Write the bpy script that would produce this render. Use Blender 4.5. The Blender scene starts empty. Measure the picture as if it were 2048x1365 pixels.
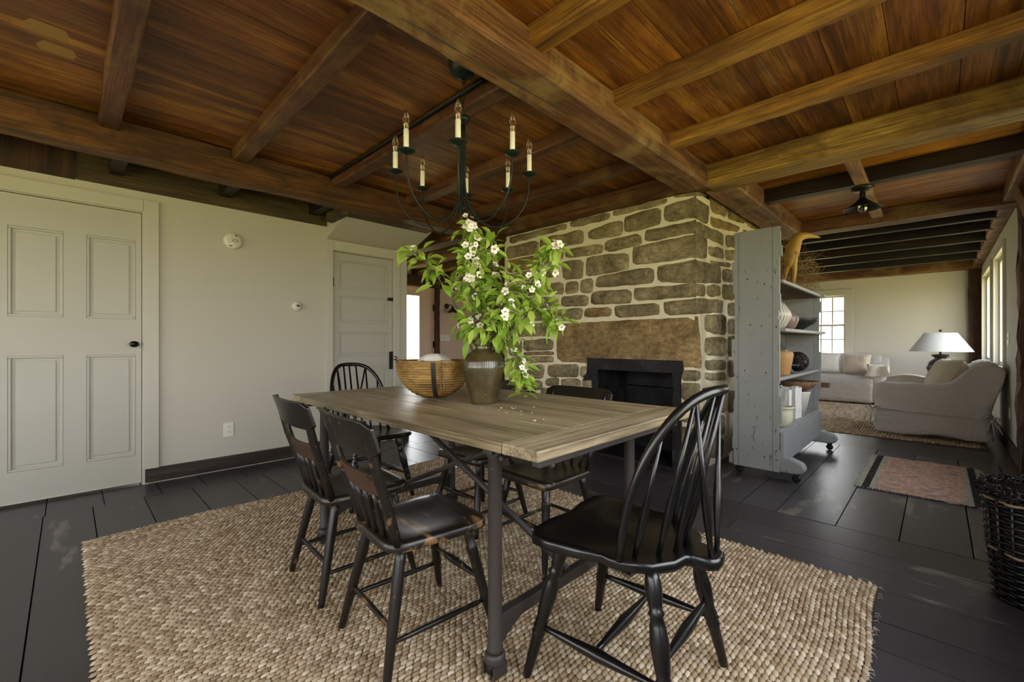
import bpy, bmesh, math, random
import numpy as np
from mathutils import Vector, Matrix, noise as mnoise

# ------------------------------------------------------------------ camera
# photo pixels (2048x1365) -> directions; the eye stands 1.05 m above the boards
F_PX = 870.2; YAW = math.radians(44.411); HY = 686.0; EYE = 1.05
FW = (-math.sin(YAW), math.cos(YAW)); RT = (math.cos(YAW), math.sin(YAW))
scene = bpy.context.scene
C = scene.collection
cam_d = bpy.data.cameras.new('camera'); cam = bpy.data.objects.new('camera', cam_d)
C.objects.link(cam); scene.camera = cam
cam_d.sensor_width = 36.0; cam_d.sensor_fit = 'HORIZONTAL'
cam_d.lens = 36.0 * F_PX / 2048.0
cam_d.shift_y = (HY - 682.5) / 2048.0
cam_d.clip_start = 0.02; cam_d.clip_end = 200
cam.location = (0, 0, EYE)
cam.rotation_euler = (math.pi / 2, 0, YAW)

# ------------------------------------------------------------------ daylight (sky above, sunlit lawn below the horizon)
world = bpy.data.worlds.new('daylight'); scene.world = world; world.use_nodes = True
wn = world.node_tree; wn.nodes.clear()
w_out = wn.nodes.new('ShaderNodeOutputWorld'); w_bg = wn.nodes.new('ShaderNodeBackground')
w_tc = wn.nodes.new('ShaderNodeTexCoord'); w_sep = wn.nodes.new('ShaderNodeSeparateXYZ')
w_map = wn.nodes.new('ShaderNodeMapRange'); w_rmp = wn.nodes.new('ShaderNodeValToRGB')
wn.links.new(w_tc.outputs['Generated'], w_sep.inputs[0]); wn.links.new(w_sep.outputs['Z'], w_map.inputs[0])
w_map.inputs[1].default_value = -1; w_map.inputs[2].default_value = 1
wn.links.new(w_map.outputs[0], w_rmp.inputs[0]); wn.links.new(w_rmp.outputs[0], w_bg.inputs[0]); wn.links.new(w_bg.outputs[0], w_out.inputs[0])
cr = w_rmp.color_ramp
cr.elements[0].position = 0.0; cr.elements[0].color = (0.50, 0.45, 0.16, 1)
cr.elements[1].position = 0.47; cr.elements[1].color = (0.62, 0.58, 0.27, 1)
e = cr.elements.new(0.52); e.color = (1.0, 1.0, 0.96, 1)
e = cr.elements.new(1.0); e.color = (0.78, 0.92, 1.15, 1)
w_bg.inputs[1].default_value = 8.5
PORTALS = []      # window openings guide the sampling of the sky
def portal(loc, rot, sx, sy):
    l = bpy.data.lights.new('window_portal', 'AREA'); l.shape = 'RECTANGLE'; l.size = sx; l.size_y = sy
    l.cycles.is_portal = True
    o = bpy.data.objects.new('window_portal', l); C.objects.link(o); o.location = loc; o.rotation_euler = rot

vs = scene.view_settings
vs.view_transform = 'Standard'; vs.look = 'None'; vs.gamma = 1.0; vs.use_curve_mapping = False
vs.exposure = 0.0
scene.cycles.use_denoising = True
scene.cycles.max_bounces = 10; scene.cycles.diffuse_bounces = 7; scene.cycles.glossy_bounces = 4
scene.cycles.transmission_bounces = 4; scene.cycles.transparent_max_bounces = 12
scene.cycles.caustics_reflective = False; scene.cycles.caustics_refractive = False
scene.cycles.sample_clamp_indirect = 8.0

# ------------------------------------------------------------------ pixel helpers
def ray(px, py):
    a = (px - 1024) / F_PX
    return (FW[0] + a * RT[0], FW[1] + a * RT[1], (HY - py) / F_PX)
def P(px, py, ax, v):
    d = ray(px, py); o = (0, 0, EYE); i = 'xyz'.index(ax); t = (v - o[i]) / d[i]
    return Vector([o[k] + t * d[k] for k in range(3)])
def PD(px, py, depth):
    d = ray(px, py)
    return Vector((d[0] * depth, d[1] * depth, EYE + d[2] * depth))

# ------------------------------------------------------------------ mesh helpers
class MB:
    def __init__(self): self.v = []; self.f = []; self.smooth = []
    def add(self, vs_, fs, smooth=False):
        b = len(self.v); self.v += [tuple(p) for p in vs_]
        for f in fs: self.f.append([b + i for i in f]); self.smooth.append(smooth)
        return self
    def box(self, x0, x1, y0, y1, z0, z1):
        return self.add([(x0,y0,z0),(x1,y0,z0),(x1,y1,z0),(x0,y1,z0),(x0,y0,z1),(x1,y0,z1),(x1,y1,z1),(x0,y1,z1)],
            [(0,3,2,1),(4,5,6,7),(0,1,5,4),(1,2,6,5),(2,3,7,6),(3,0,4,7)])
    def obox(self, c, ax, ay, az):
        c, ax, ay, az = Vector(c), Vector(ax), Vector(ay), Vector(az)
        vv = [c + sx*ax + sy*ay + sz*az for sz in (-1,1) for sx, sy in ((-1,-1),(1,-1),(1,1),(-1,1))]
        return self.add(vv, [(0,3,2,1),(4,5,6,7),(0,1,5,4),(1,2,6,5),(2,3,7,6),(3,0,4,7)])
    def bar(self, p0, p1, w, h, up=(0,0,1)):
        p0, p1 = Vector(p0), Vector(p1); d = p1 - p0; L = d.length; d.normalize(); up = Vector(up)
        s = d.cross(up)
        if s.length < 1e-4: s = d.cross(Vector((1,0,0)))
        s.normalize(); u = s.cross(d)
        return self.obox((p0+p1)/2, d*L/2, s*w/2, u*h/2)
    def tube(self, pts, radii, n=8, cap=True, flat=1.0, up=None):
        pts = [Vector(p) for p in pts]
        if not hasattr(radii, '__len__'): radii = [radii]*len(pts)
        rings = []; prev = None
        for i, p in enumerate(pts):
            d = (pts[min(i+1,len(pts)-1)] - pts[max(i-1,0)])
            if d.length < 1e-9: d = Vector((0,0,1))
            d.normalize()
            if prev is None:
                a = Vector(up) if up is not None else (Vector((0,0,1)) if abs(d.z) < .9 else Vector((1,0,0)))
                s = d.cross(a).normalized()
            else:
                s = prev - d*prev.dot(d)
                s = s.normalized() if s.length > 1e-6 else d.orthogonal().normalized()
            prev = s; u = s.cross(d)
            rings.append([p + radii[i]*(math.cos(2*math.pi*k/n)*s + flat*math.sin(2*math.pi*k/n)*u) for k in range(n)])
        vv = [q for r in rings for q in r]; ff = []
        for i in range(len(rings)-1):
            for k in range(n):
                ff.append((i*n+k, i*n+(k+1)%n, (i+1)*n+(k+1)%n, (i+1)*n+k))
        self.add(vv, ff, True)
        if cap:
            b = len(self.v) - len(vv)
            self.f.append([b+k for k in range(n)][::-1]); self.smooth.append(False)
            self.f.append([b+(len(rings)-1)*n+k for k in range(n)]); self.smooth.append(False)
        return self
    def turned(self, p0, p1, prof, n=10):
        p0, p1 = Vector(p0), Vector(p1)
        return self.tube([p0.lerp(p1, t) for t, r in prof], [r for t, r in prof], n)
    def lathe(self, c, prof, n=20, rib=0.0, nrib=0, sx=1.0, sy=1.0, close=False):
        c = Vector(c); vv = []; ff = []
        for r, z in prof:
            for k in range(n):
                a = 2*math.pi*k/n; rr = r*(1 + (rib*math.cos(nrib*a) if rib else 0))
                vv.append((c.x + rr*math.cos(a)*sx, c.y + rr*math.sin(a)*sy, c.z + z))
        for i in range(len(prof)-1):
            for k in range(n):
                ff.append((i*n+k, i*n+(k+1)%n, (i+1)*n+(k+1)%n, (i+1)*n+k))
        self.add(vv, ff, True)
        if close:
            b = len(self.v) - len(vv)
            self.f.append([b+k for k in range(n)][::-1]); self.smooth.append(False)
            self.f.append([b+(len(prof)-1)*n+k for k in range(n)]); self.smooth.append(False)
        return self
    def prism(self, poly, d0, d1, conv):
        n = len(poly); vv = [conv(p, d0) for p in poly] + [conv(p, d1) for p in poly]
        ff = [list(range(n))[::-1], list(range(n, 2*n))] + [(i, (i+1)%n, n+(i+1)%n, n+i) for i in range(n)]
        return self.add(vv, ff)
    def grid(self, fn, nu, nv, smooth=True):
        vv = [fn(i/nu, j/nv) for j in range(nv+1) for i in range(nu+1)]
        ff = [(j*(nu+1)+i, j*(nu+1)+i+1, (j+1)*(nu+1)+i+1, (j+1)*(nu+1)+i) for j in range(nv) for i in range(nu)]
        return self.add(vv, ff, smooth)
    def ball(self, c, r, n=10, m=6, sx=1, sy=1, sz=1, fn=None):
        vv = []; c = Vector(c)
        for j in range(m+1):
            th = math.pi*j/m
            for k in range(n):
                a = 2*math.pi*k/n
                d = Vector((math.sin(th)*math.cos(a), math.sin(th)*math.sin(a), -math.cos(th)))
                q = fn(d) if fn else 1.0
                vv.append(c + Vector((d.x*sx, d.y*sy, d.z*sz))*r*q)
        ff = [(j*n+k, j*n+(k+1)%n, (j+1)*n+(k+1)%n, (j+1)*n+k) for j in range(m) for k in range(n)]
        return self.add(vv, ff, True)
    def mesh(self, name, off=(0,0,0)):
        me = bpy.data.meshes.new(name)
        o = Vector(off)
        me.from_pydata([(p[0]-o.x, p[1]-o.y, p[2]-o.z) for p in self.v], [], self.f)
        me.polygons.foreach_set('use_smooth', self.smooth)
        me.update(); return me
    def build(self, name, mat, parent=None, world=False, own=True, bevel=0, bseg=2):
        """world: coordinates are scene metres although it hangs under a parent Empty; own: origin at the piece's centre"""
        xs = np.array(self.v); base = Vector((0,0,0))
        if own and len(xs):
            lo, hi = xs.min(0), xs.max(0); base = Vector(((lo[0]+hi[0])/2, (lo[1]+hi[1])/2, (lo[2]+hi[2])/2))
        me = self.mesh(name, base)
        o = bpy.data.objects.new(name, me); C.objects.link(o)
        if mat is not None: me.materials.append(mat)
        o.location = base
        if parent is not None:
            o.parent = parent
            if world: o.location = base - wloc(parent)
        if bevel:
            b = o.modifiers.new('edge', 'BEVEL'); b.width = bevel; b.segments = bseg; b.limit_method = 'ANGLE'; b.angle_limit = math.radians(40)
        return o
def wloc(o):
    v = Vector(o.location)
    while o.parent: o = o.parent; v += Vector(o.location)
    return v
def tag(o, label=None, cat=None, group=None, kind=None):
    if label: o['label'] = label
    if cat: o['category'] = cat
    if group: o['group'] = group
    if kind: o['kind'] = kind
    return o
def thing(name, label, cat, loc=(0,0,0), rotz=0.0, group=None, kind=None):
    o = bpy.data.objects.new(name, None); C.objects.link(o); o.empty_display_size = .1
    o.location = loc; o.rotation_euler = (0,0,rotz)
    return tag(o, label, cat, group, kind)
def copy_tree(o, parent=None):
    c = o.copy(); C.objects.link(c)
    if parent is not None: c.parent = parent
    for ch in list(o.children): copy_tree(ch, c)
    return c
def nz(p, s, seed=0.0):
    return mnoise.noise(Vector((p[0]*s+seed, p[1]*s-seed*.7, p[2]*s+seed*1.3)))

# ------------------------------------------------------------------ materials
def srgb(h):
    h = h.lstrip('#'); out = []
    for i in (0, 2, 4):
        c = int(h[i:i+2], 16)/255; out.append(c/12.92 if c <= .04045 else ((c+.055)/1.055)**2.4)
    return tuple(out) + (1,)
class NT:
    def __init__(self, name):
        self.m = bpy.data.materials.new(name); self.m.use_nodes = True; self.t = self.m.node_tree
        self.b = self.t.nodes['Principled BSDF']; self.out = self.t.nodes['Material Output']
    def n(self, typ, **kw):
        x = self.t.nodes.new('ShaderNode'+typ)
        for k, v in kw.items(): setattr(x, k, v)
        return x
    def l(self, a, b): self.t.links.new(a, b)
    def coords(self, rand=True):
        tc = self.n('TexCoord'); 
        if not rand: return tc.outputs['Object']
        oi = self.n('ObjectInfo'); mu = self.n('VectorMath', operation='SCALE'); mu.inputs[0].default_value = (17.3, 31.7, 23.1)
        self.l(oi.outputs['Random'], mu.inputs['Scale'])
        ad = self.n('VectorMath', operation='ADD'); self.l(tc.outputs['Object'], ad.inputs[0]); self.l(mu.outputs[0], ad.inputs[1])
        return ad.outputs[0]
    def map(self, vec, sc):
        m = self.n('Mapping'); m.inputs['Scale'].default_value = sc; self.l(vec, m.inputs[0]); return m.outputs[0]
    def noise(self, vec, scale, detail=4, rough=.6, dist=0.0):
        x = self.n('TexNoise'); x.inputs['Scale'].default_value = scale; x.inputs['Detail'].default_value = detail
        x.inputs['Roughness'].default_value = rough; x.inputs['Distortion'].default_value = dist
        self.l(vec, x.inputs['Vector']); return x.outputs['Fac']
    def ramp(self, fac, stops):
        r = self.n('ValToRGB'); el = r.color_ramp.elements
        el[0].position, el[0].color = stops[0]; el[1].position, el[1].color = stops[-1]
        for p, c in stops[1:-1]:
            e = el.new(p); e.color = c
        self.l(fac, r.inputs[0]); return r.outputs[0]
    def mix(self, fac, a, b, mode='MIX'):
        x = self.n('Mix', data_type='RGBA', blend_type=mode)
        if hasattr(fac, 'default_value') or not isinstance(fac, (int, float)): self.l(fac, x.inputs[0])
        else: x.inputs[0].default_value = fac
        for s, i in ((a, 6), (b, 7)):
            if isinstance(s, tuple): x.inputs[i].default_value = s
            else: self.l(s, x.inputs[i])
        return x.outputs[2]
    def bump(self, h, strength=.3, dist=.01):
        b = self.n('Bump'); b.inputs['Strength'].default_value = strength; b.inputs['Distance'].default_value = dist
        self.l(h, b.inputs['Height']); self.l(b.outputs[0], self.b.inputs['Normal'])
    def value_shift(self, colr, amt):
        oi = self.n('ObjectInfo'); mr = self.n('MapRange'); self.l(oi.outputs['Random'], mr.inputs[0])
        mr.inputs[3].default_value = 1-amt; mr.inputs[4].default_value = 1+amt
        h = self.n('HueSaturation'); self.l(mr.outputs[0], h.inputs['Value']); self.l(colr, h.inputs['Color']); return h.outputs[0]
    def set(self, colr=None, rough=.5, metal=0.0, spec=.5, coat=0.0):
        if colr is not None:
            if isinstance(colr, tuple): self.b.inputs['Base Color'].default_value = colr
            else: self.l(colr, self.b.inputs['Base Color'])
        if isinstance(rough, (int, float)): self.b.inputs['Roughness'].default_value = rough
        else: self.l(rough, self.b.inputs['Roughness'])
        self.b.inputs['Metallic'].default_value = metal; self.b.inputs['Specular IOR Level'].default_value = spec
        if coat: self.b.inputs['Coat Weight'].default_value = coat; self.b.inputs['Coat Roughness'].default_value = .15
        return self.m
def wood(name, dark, mid, light, along='x', rough=.55, shift=.18, bumpy=.35, stain=None, stain_amt=.55, spec=.4, figure=1.0):
    t = NT(name); v = t.coords()
    sc = [7.0*figure]*3; sc['xyz'.index(along)] = .8*figure
    sf = [120.0]*3; sf['xyz'.index(along)] = 3.0
    big = t.noise(t.map(v, sc), 1.0, 5, .62, .9)
    fine = t.noise(t.map(v, sf), 1.0, 3, .7)
    c = t.ramp(big, [(.28, srgb(dark)), (.5, srgb(mid)), (.74, srgb(light))])
    g = t.ramp(fine, [(.30, (.26,.24,.22,1)), (.52, (.85,.85,.85,1)), (.66, (1.12,1.10,1.06,1))])
    c = t.mix(.85, c, g, 'MULTIPLY')
    sm_ = [26.0*figure]*3; sm_['xyz'.index(along)] = 1.1
    mid_ = t.noise(t.map(v, sm_), 1.0, 6, .7, 1.4)
    c = t.mix(.7, c, t.ramp(mid_, [(.34, (.42,.38,.34,1)), (.55, (1,1,1,1)), (.70, (1.25,1.2,1.1,1))]), 'MULTIPLY')
    if stain:
        s = t.noise(t.map(v, (3, 3, 3)), 1.0, 6, .65, .4)
        sm = t.ramp(s, [(.50, (0,0,0,1)), (.66, (stain_amt,)*3+(1,))])
        c = t.mix(sm, c, srgb(stain))
    c = t.value_shift(c, shift)
    hb = t.mix(.5, big, fine)
    t.bump(hb, bumpy, .004)
    return t.set(c, rough, spec=spec)
def paint(name, col, rough=.6, var=.04, scale=3.0, bump=.08, spec=.4, grain=None):
    t = NT(name); v = t.coords()
    a = srgb(col); f = t.noise(v, scale, 5, .6)
    c = t.mix(f, tuple(x*(1-var*2) for x in a[:3])+(1,), tuple(min(1,x*(1+var)) for x in a[:3])+(1,))
    g = t.noise(t.map(v, grain) if grain else v, 1.0 if grain else 60, 4, .6)
    if bump: t.bump(g, bump, .004)
    return t.set(c, rough, spec=spec)
def chipped(name, base, under, amount=.5, rough=.4, scale=9.0, spec=.5, along=None, bump=.25, shift=.05):
    """painted wood with wear showing the wood below"""
    t = NT(name); v = t.coords()
    sc = [scale]*3
    if along: sc['xyz'.index(along)] = scale*.25
    f = t.noise(t.map(v, sc), 1.0, 8, .68, .3)
    m = t.ramp(f, [(amount, (0,0,0,1)), (min(1, amount+.05), (1,1,1,1))])
    f2 = t.noise(v, 3.0, 4, .6)
    b0 = srgb(base); c0 = t.mix(f2, tuple(x*.8 for x in b0[:3])+(1,), tuple(min(1, x*1.2) for x in b0[:3])+(1,))
    c = t.mix(m, c0, srgb(under)); c = t.value_shift(c, shift)
    t.bump(t.mix(.5, f, t.noise(v, 70, 3)), bump, .003)
    return t.set(c, rough, spec=spec)
def plain(name, col, rough=.5, metal=0.0, spec=.5, coat=0, bump=0, bs=80, var=.06):
    t = NT(name); v = t.coords(); a = srgb(col)
    f = t.noise(v, 6.0, 4, .6)
    c = t.mix(f, tuple(x*(1-var*2) for x in a[:3])+(1,), tuple(min(1, x*(1+var)) for x in a[:3])+(1,))
    if bump: t.bump(t.noise(v, bs, 4, .6), bump, .004)
    return t.set(c, rough, metal, spec, coat)
def cloth(name, col, weave=260.0, wr=.5, var=.08, scale=5.0):
    t = NT(name); v = t.coords(); a = srgb(col)
    f = t.noise(v, 4.0, 4, .6)
    fine = t.noise(v, weave, 2, .6)
    c = t.mix(f, tuple(x*(1-var*1.6) for x in a[:3])+(1,), tuple(min(1, x*(1+var)) for x in a[:3])+(1,))
    c = t.mix(.35, c, t.ramp(fine, [(.3, (.7,.7,.7,1)), (.7, (1,1,1,1))]), 'MULTIPLY')
    w = t.noise(t.map(v, (scale, scale, scale*.8)), 1.0, 3, .5, 1.6)
    def crease(s, d):
        q = t.noise(t.map(v, s), 1.0, 3, .55, d); m1 = t.n('Math', operation='SUBTRACT'); t.l(q, m1.inputs[0]); m1.inputs[1].default_value = .5
        m2 = t.n('Math', operation='ABSOLUTE'); t.l(m1.outputs[0], m2.inputs[0]); m3 = t.n('Math', operation='POWER'); t.l(m2.outputs[0], m3.inputs[0]); m3.inputs[1].default_value = .6; return m3.outputs[0]
    w = t.mix(.6, w, crease((scale*.9, scale*.9, scale*1.6), 2.2)); w = t.mix(.35, w, crease((scale*2.4, scale*2.4, scale*1.2), 1.5))
    t.bump(t.mix(.06, w, fine), wr, .06)
    m = t.set(c, .9, spec=.15); t.b.inputs['Sheen Weight'].default_value = .15
    return m

M = {}
M['wall'] = paint('wall_paint', '#c6c0b2', .7, .02, 2.0, .05)
M['wall_back'] = paint('wall_paint_warm_glow', '#e0c6b2', .7, .02, 2.0, .05)  # pinkish warm interior light mixed into the white wall colour
M['door'] = paint('door_paint', '#b9b5a9', .42, .03, 3.0, .12, grain=(60, 8, 4))
M['door3'] = paint('warm_glow_door_paint', '#e2c2ad', .5, .03, 3.0, .1)  # back door colour carries the warm interior glow too
M['trim'] = paint('white_trim', '#c4bfb1', .45, .02, 3.0, .06)
M['plastic'] = plain('white_plastic', '#e6e1d2', .4)
M['slot'] = plain('dark_slot', '#3a3733', .5)
M['beamX'] = wood('beam_wood_x', '#3c2415', '#6e4524', '#946432', 'x', .6, .14, .5, '#8a7440', .55)
M['beamY'] = wood('beam_wood_y', '#4d3120', '#8d6142', '#bd8f62', 'y', .6, .10, .5, '#b39a64', .55)
M['beamYl'] = wood('beam_wood_left', '#33200f', '#6b431f', '#96662f', 'y', .6, .1, .5, '#2c1b10', .7)
M['girt'] = wood('girt_wood', '#62481c', '#a68038', '#cfa854', 'x', .6, .05, .5, '#3c2a18', .6)
M['joist'] = wood('joist_wood', '#5f3c18', '#9a6c30', '#c69846', 'x', .58, .12, .45, '#4c2b17', .5)
M['joist_red'] = wood('joist_wood_red', '#3a2014', '#5f3a26', '#7d5236', 'x', .55, .1, .4, '#7f6433', .55)
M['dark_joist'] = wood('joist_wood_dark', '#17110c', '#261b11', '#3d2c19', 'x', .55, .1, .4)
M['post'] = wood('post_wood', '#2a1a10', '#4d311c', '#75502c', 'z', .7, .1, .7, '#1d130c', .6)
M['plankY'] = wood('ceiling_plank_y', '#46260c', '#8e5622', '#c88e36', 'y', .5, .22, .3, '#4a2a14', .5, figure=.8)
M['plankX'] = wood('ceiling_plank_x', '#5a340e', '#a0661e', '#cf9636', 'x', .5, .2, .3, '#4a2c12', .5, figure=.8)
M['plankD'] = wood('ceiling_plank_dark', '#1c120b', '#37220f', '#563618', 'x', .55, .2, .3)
M['plankP'] = wood('ceiling_plank_pale', '#564a44', '#80736a', '#a29486', 'x', .6, .15, .3)
M['backing'] = plain('ceiling_backing', '#160e08', .9)
M['olive'] = wood('olive_board', '#3d301a', '#57472a', '#6c5a34', 'y', .7, .08, .2)
M['floorX'] = chipped('floor_paint_x', '#393537', '#67615a', .60, .34, 6.0, .5, 'x', .5, .12)
M['floorY'] = chipped('floor_paint_y', '#413d40', '#706a60', .57, .32, 6.0, .5, 'y', .5, .12)
M['floor_gap'] = plain('floor_gap', '#0d0c0c', .8)
M['base_dark'] = wood('baseboard_wood', '#2d231d', '#453830', '#5d4d40', 'y', .6, .1, .3)
M['table'] = wood('table_wood', '#74644a', '#a89676', '#cdbb96', 'x', .34, .14, .3, '#76644a', .4)
M['tableY'] = wood('table_wood_end', '#746753', '#a69578', '#c8b698', 'y', .34, .10, .3, '#76684f', .4)
M['iron'] = chipped('worn_iron', '#39322f', '#6a625e', .66, .5, 30.0, .5, None, .35)
M['black_worn'] = chipped('black_worn_paint', '#1a1511', '#705233', .60, .34, 14.0, .5, None, .25)
M['black_seat'] = chipped('black_worn_seat', '#221c16', '#80603a', .575, .34, 7.0, .5, 'x', .2)
M['brown_rail'] = chipped('brown_worn_paint', '#402c20', '#17120e', .60, .45, 8.0, .45, None, .2)
M['black'] = plain('black_gloss_paint', '#0c0b0b', .28, spec=.6, bump=.03)
M['blackhw'] = plain('black_hardware', '#141210', .4, .3)
M['green_metal'] = plain('green_black_metal', '#26302a', .45, .6, bump=.1)
M['candle'] = plain('cream_candle', '#fdf6e2', .5)
M['brass'] = plain('brass', '#b9924a', .3, 1.0)
M['conduit'] = plain('conduit_metal', '#2c2a24', .5, .5)
M['mortar'] = paint('mortar', '#f2e8ca', .9, .10, 12.0, .5)
M['shelf'] = chipped('shelf_blue_paint', '#929491', '#55504a', .615, .5, 44.0, .4, 'z', .3)
M['shelf_y'] = chipped('shelf_blue_paint_y', '#929491', '#55504a', .615, .5, 44.0, .4, 'y', .3)
M['shelf_w'] = wood('shelf_raw_wood', '#3d2c1e', '#6a5038', '#8a6d4e', 'y', .65, .1, .3)
M['linen'] = cloth('linen_slipcover', '#c6beb5', 300, .75, .06, 3.2)
M['linen_w'] = cloth('white_linen', '#e4e0d8', 300, .3, .05, 6.0)
M['linen_b'] = cloth('beige_linen', '#cdbfa8', 260, .4, .08, 7.0)
M['throw'] = cloth('knit_throw', '#d9cfbd', 120, .5, .08, 14.0)
M['lampshade'] = cloth('lamp_shade_linen', '#dcdcd6', 300, .05, .04, 3.0)
M['dark_ceramic'] = plain('dark_ceramic', '#2d2724', .45, bump=.1)
M['tan_clay'] = plain('tan_clay', '#b58a53', .6, bump=.15)
M['brown_clay'] = plain('brown_clay', '#7b6040', .5, bump=.1)
M['mauve'] = plain('mauve_glaze', '#86706a', .35, bump=.05)
M['white_clay'] = plain('white_clay', '#d9d3c8', .6, bump=.1)
M['cream_glaze'] = plain('cream_glaze', '#dcd8bd', .3)
M['grey_dark'] = plain('charcoal_bowl', '#2b2f2d', .45)
M['mercury'] = plain('mercury_glass', '#bfb8b4', .18, .85, bump=.3, bs=60)
M['paper'] = plain('white_paper', '#e4e2dd', .8, bump=.25, bs=14)
M['bowl_wood'] = wood('bowl_wood', '#6d4f36', '#957250', '#b08d68', 'y', .6, .1, .2)
M['crow'] = chipped('yellow_carved_wood', '#b08a3c', '#7a5a22', .62, .55, 14.0, .4, 'z', .3)
M['twig'] = plain('dry_twig', '#94774a', .8)
M['twig_dark'] = plain('dark_twig', '#241a14', .7)
M['wicker_black'] = plain('black_wicker', '#121010', .4, spec=.6, bump=.1)
M['wicker_pale'] = plain('worn_wicker', '#8a7558', .6)
M['basket'] = wood('basket_cane', '#4a3216', '#8c6833', '#bd9552', 'x', .45, .1, .3, '#2f1f0e', .4)
M['strap'] = plain('iron_strap', '#2a2622', .5, .3)
M['rubber'] = plain('black_rubber', '#0e0d0d', .5)
def glass_mat():
    t = NT('window_glass'); nt = t.t
    tr = t.n('BsdfTransparent'); gl = t.n('BsdfGlossy'); gl.inputs['Roughness'].default_value = .02
    mx = t.n('MixShader'); mx.inputs[0].default_value = .06
    t.l(tr.outputs[0], mx.inputs[1]); t.l(gl.outputs[0], mx.inputs[2]); t.l(mx.outputs[0], t.out.inputs[0]); return t.m
M['glass'] = glass_mat()
def bulb_mat():
    t = NT('bulb_glass'); tr = t.n('BsdfTransparent'); tr.inputs[0].default_value = (.99,.95,.85,1)
    gl = t.n('BsdfGlossy'); gl.inputs['Roughness'].default_value = .05
    lw = t.n('LayerWeight'); lw.inputs[0].default_value = .55
    mx = t.n('MixShader'); t.l(lw.outputs['Facing'], mx.inputs[0])
    t.l(tr.outputs[0], mx.inputs[1]); t.l(gl.outputs[0], mx.inputs[2]); t.l(mx.outputs[0], t.out.inputs[0]); return t.m
M['bulb'] = bulb_mat()
def stone_mat(name, a, b, c, rough=.85, shift=.16, bump=.8):
    t = NT(name); v = t.coords()
    f = t.noise(v, 5.0, 8, .68, .5); g = t.noise(t.map(v, (14, 14, 40)), 1.0, 5, .65)
    col = t.ramp(f, [(.3, srgb(a)), (.52, srgb(b)), (.72, srgb(c))])
    col = t.mix(.8, col, t.ramp(g, [(.3, (.45,.43,.4,1)), (.6, (1,1,1,1)), (.75, (1.25,1.22,1.15,1))]), 'MULTIPLY')
    h_ = t.noise(v, 45, 4, .7); col = t.mix(.7, col, t.ramp(h_, [(.32, (.5,.48,.45,1)), (.55, (1,1,1,1))]), 'MULTIPLY')
    col = t.value_shift(col, shift)
    t.bump(t.mix(.5, f, t.noise(v, 30, 6, .7)), bump, .02)
    return t.set(col, rough, spec=.3)
M['stone'] = stone_mat('fieldstone', '#6a6148', '#a39472', '#d2c297')
M['stone_b'] = stone_mat('brown_fieldstone', '#735e40', '#a58b60', '#c9ac7c')
M['soot'] = stone_mat('sooty_stone', '#1c1a1c', '#2c2a2c', '#454244', .38, .1, 1.0)
M['glaze'] = None
def vase_mat():
    t = NT('olive_glaze'); v = t.coords(False)
    f = t.noise(v, 9, 6, .65); c = t.ramp(f, [(.3, srgb('#332b18')), (.55, srgb('#4a4026')), (.78, srgb('#625636'))])
    s = t.noise(v, 60, 2, .5); sp = t.ramp(s, [(.74, (0,0,0,1)), (.78, (1,1,1,1))]); c = t.mix(sp, c, srgb('#a89b78'))
    return t.set(c, .22, spec=.6, coat=.4)
M['glaze'] = vase_mat()
def leaf_mat(name, a, b):
    t = NT(name); oi = t.n('ObjectInfo')
    c = t.ramp(oi.outputs['Random'], [(0, srgb(a)), (1, srgb(b))])
    t.set(c, .5, spec=.35)
    td = t.n('BsdfTranslucent'); t.l(c, td.inputs[0]); mx = t.n('MixShader'); mx.inputs[0].default_value = .35
    t.l(t.b.outputs[0], mx.inputs[1]); t.l(td.outputs[0], mx.inputs[2]); t.l(mx.outputs[0], t.out.inputs[0]); return t.m
M['leaf'] = leaf_mat('fresh_leaf', '#83a833', '#bfd164')
M['petal'] = plain('blossom_petal', '#f3eee2', .6)
M['stamen'] = plain('blossom_centre', '#c9b65e', .6)
M['bark'] = plain('twig_bark', '#5c4a38', .8, bump=.3)
def jute_mat(name, stops):
    t = NT(name); at = t.n('Attribute'); at.attribute_name = 'tint'
    g = t.n('NewGeometry'); w = t.noise(g.outputs['Position'], 2.2, 5, .6)
    c = t.ramp(at.outputs['Fac'], stops)
    c = t.mix(.5, c, t.ramp(w, [(.3, (.72,.66,.56,1)), (.65, (1,1,1,1))]), 'MULTIPLY')
    t.bump(t.noise(g.outputs['Position'], 420, 2, .6), .25, .002)
    return t.set(c, .85, spec=.2)
M['jute'] = jute_mat('jute_braid', [(0, srgb('#8f7a5e')), (.5, srgb('#b39d80')), (1, srgb('#d8c8ae'))])
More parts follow.
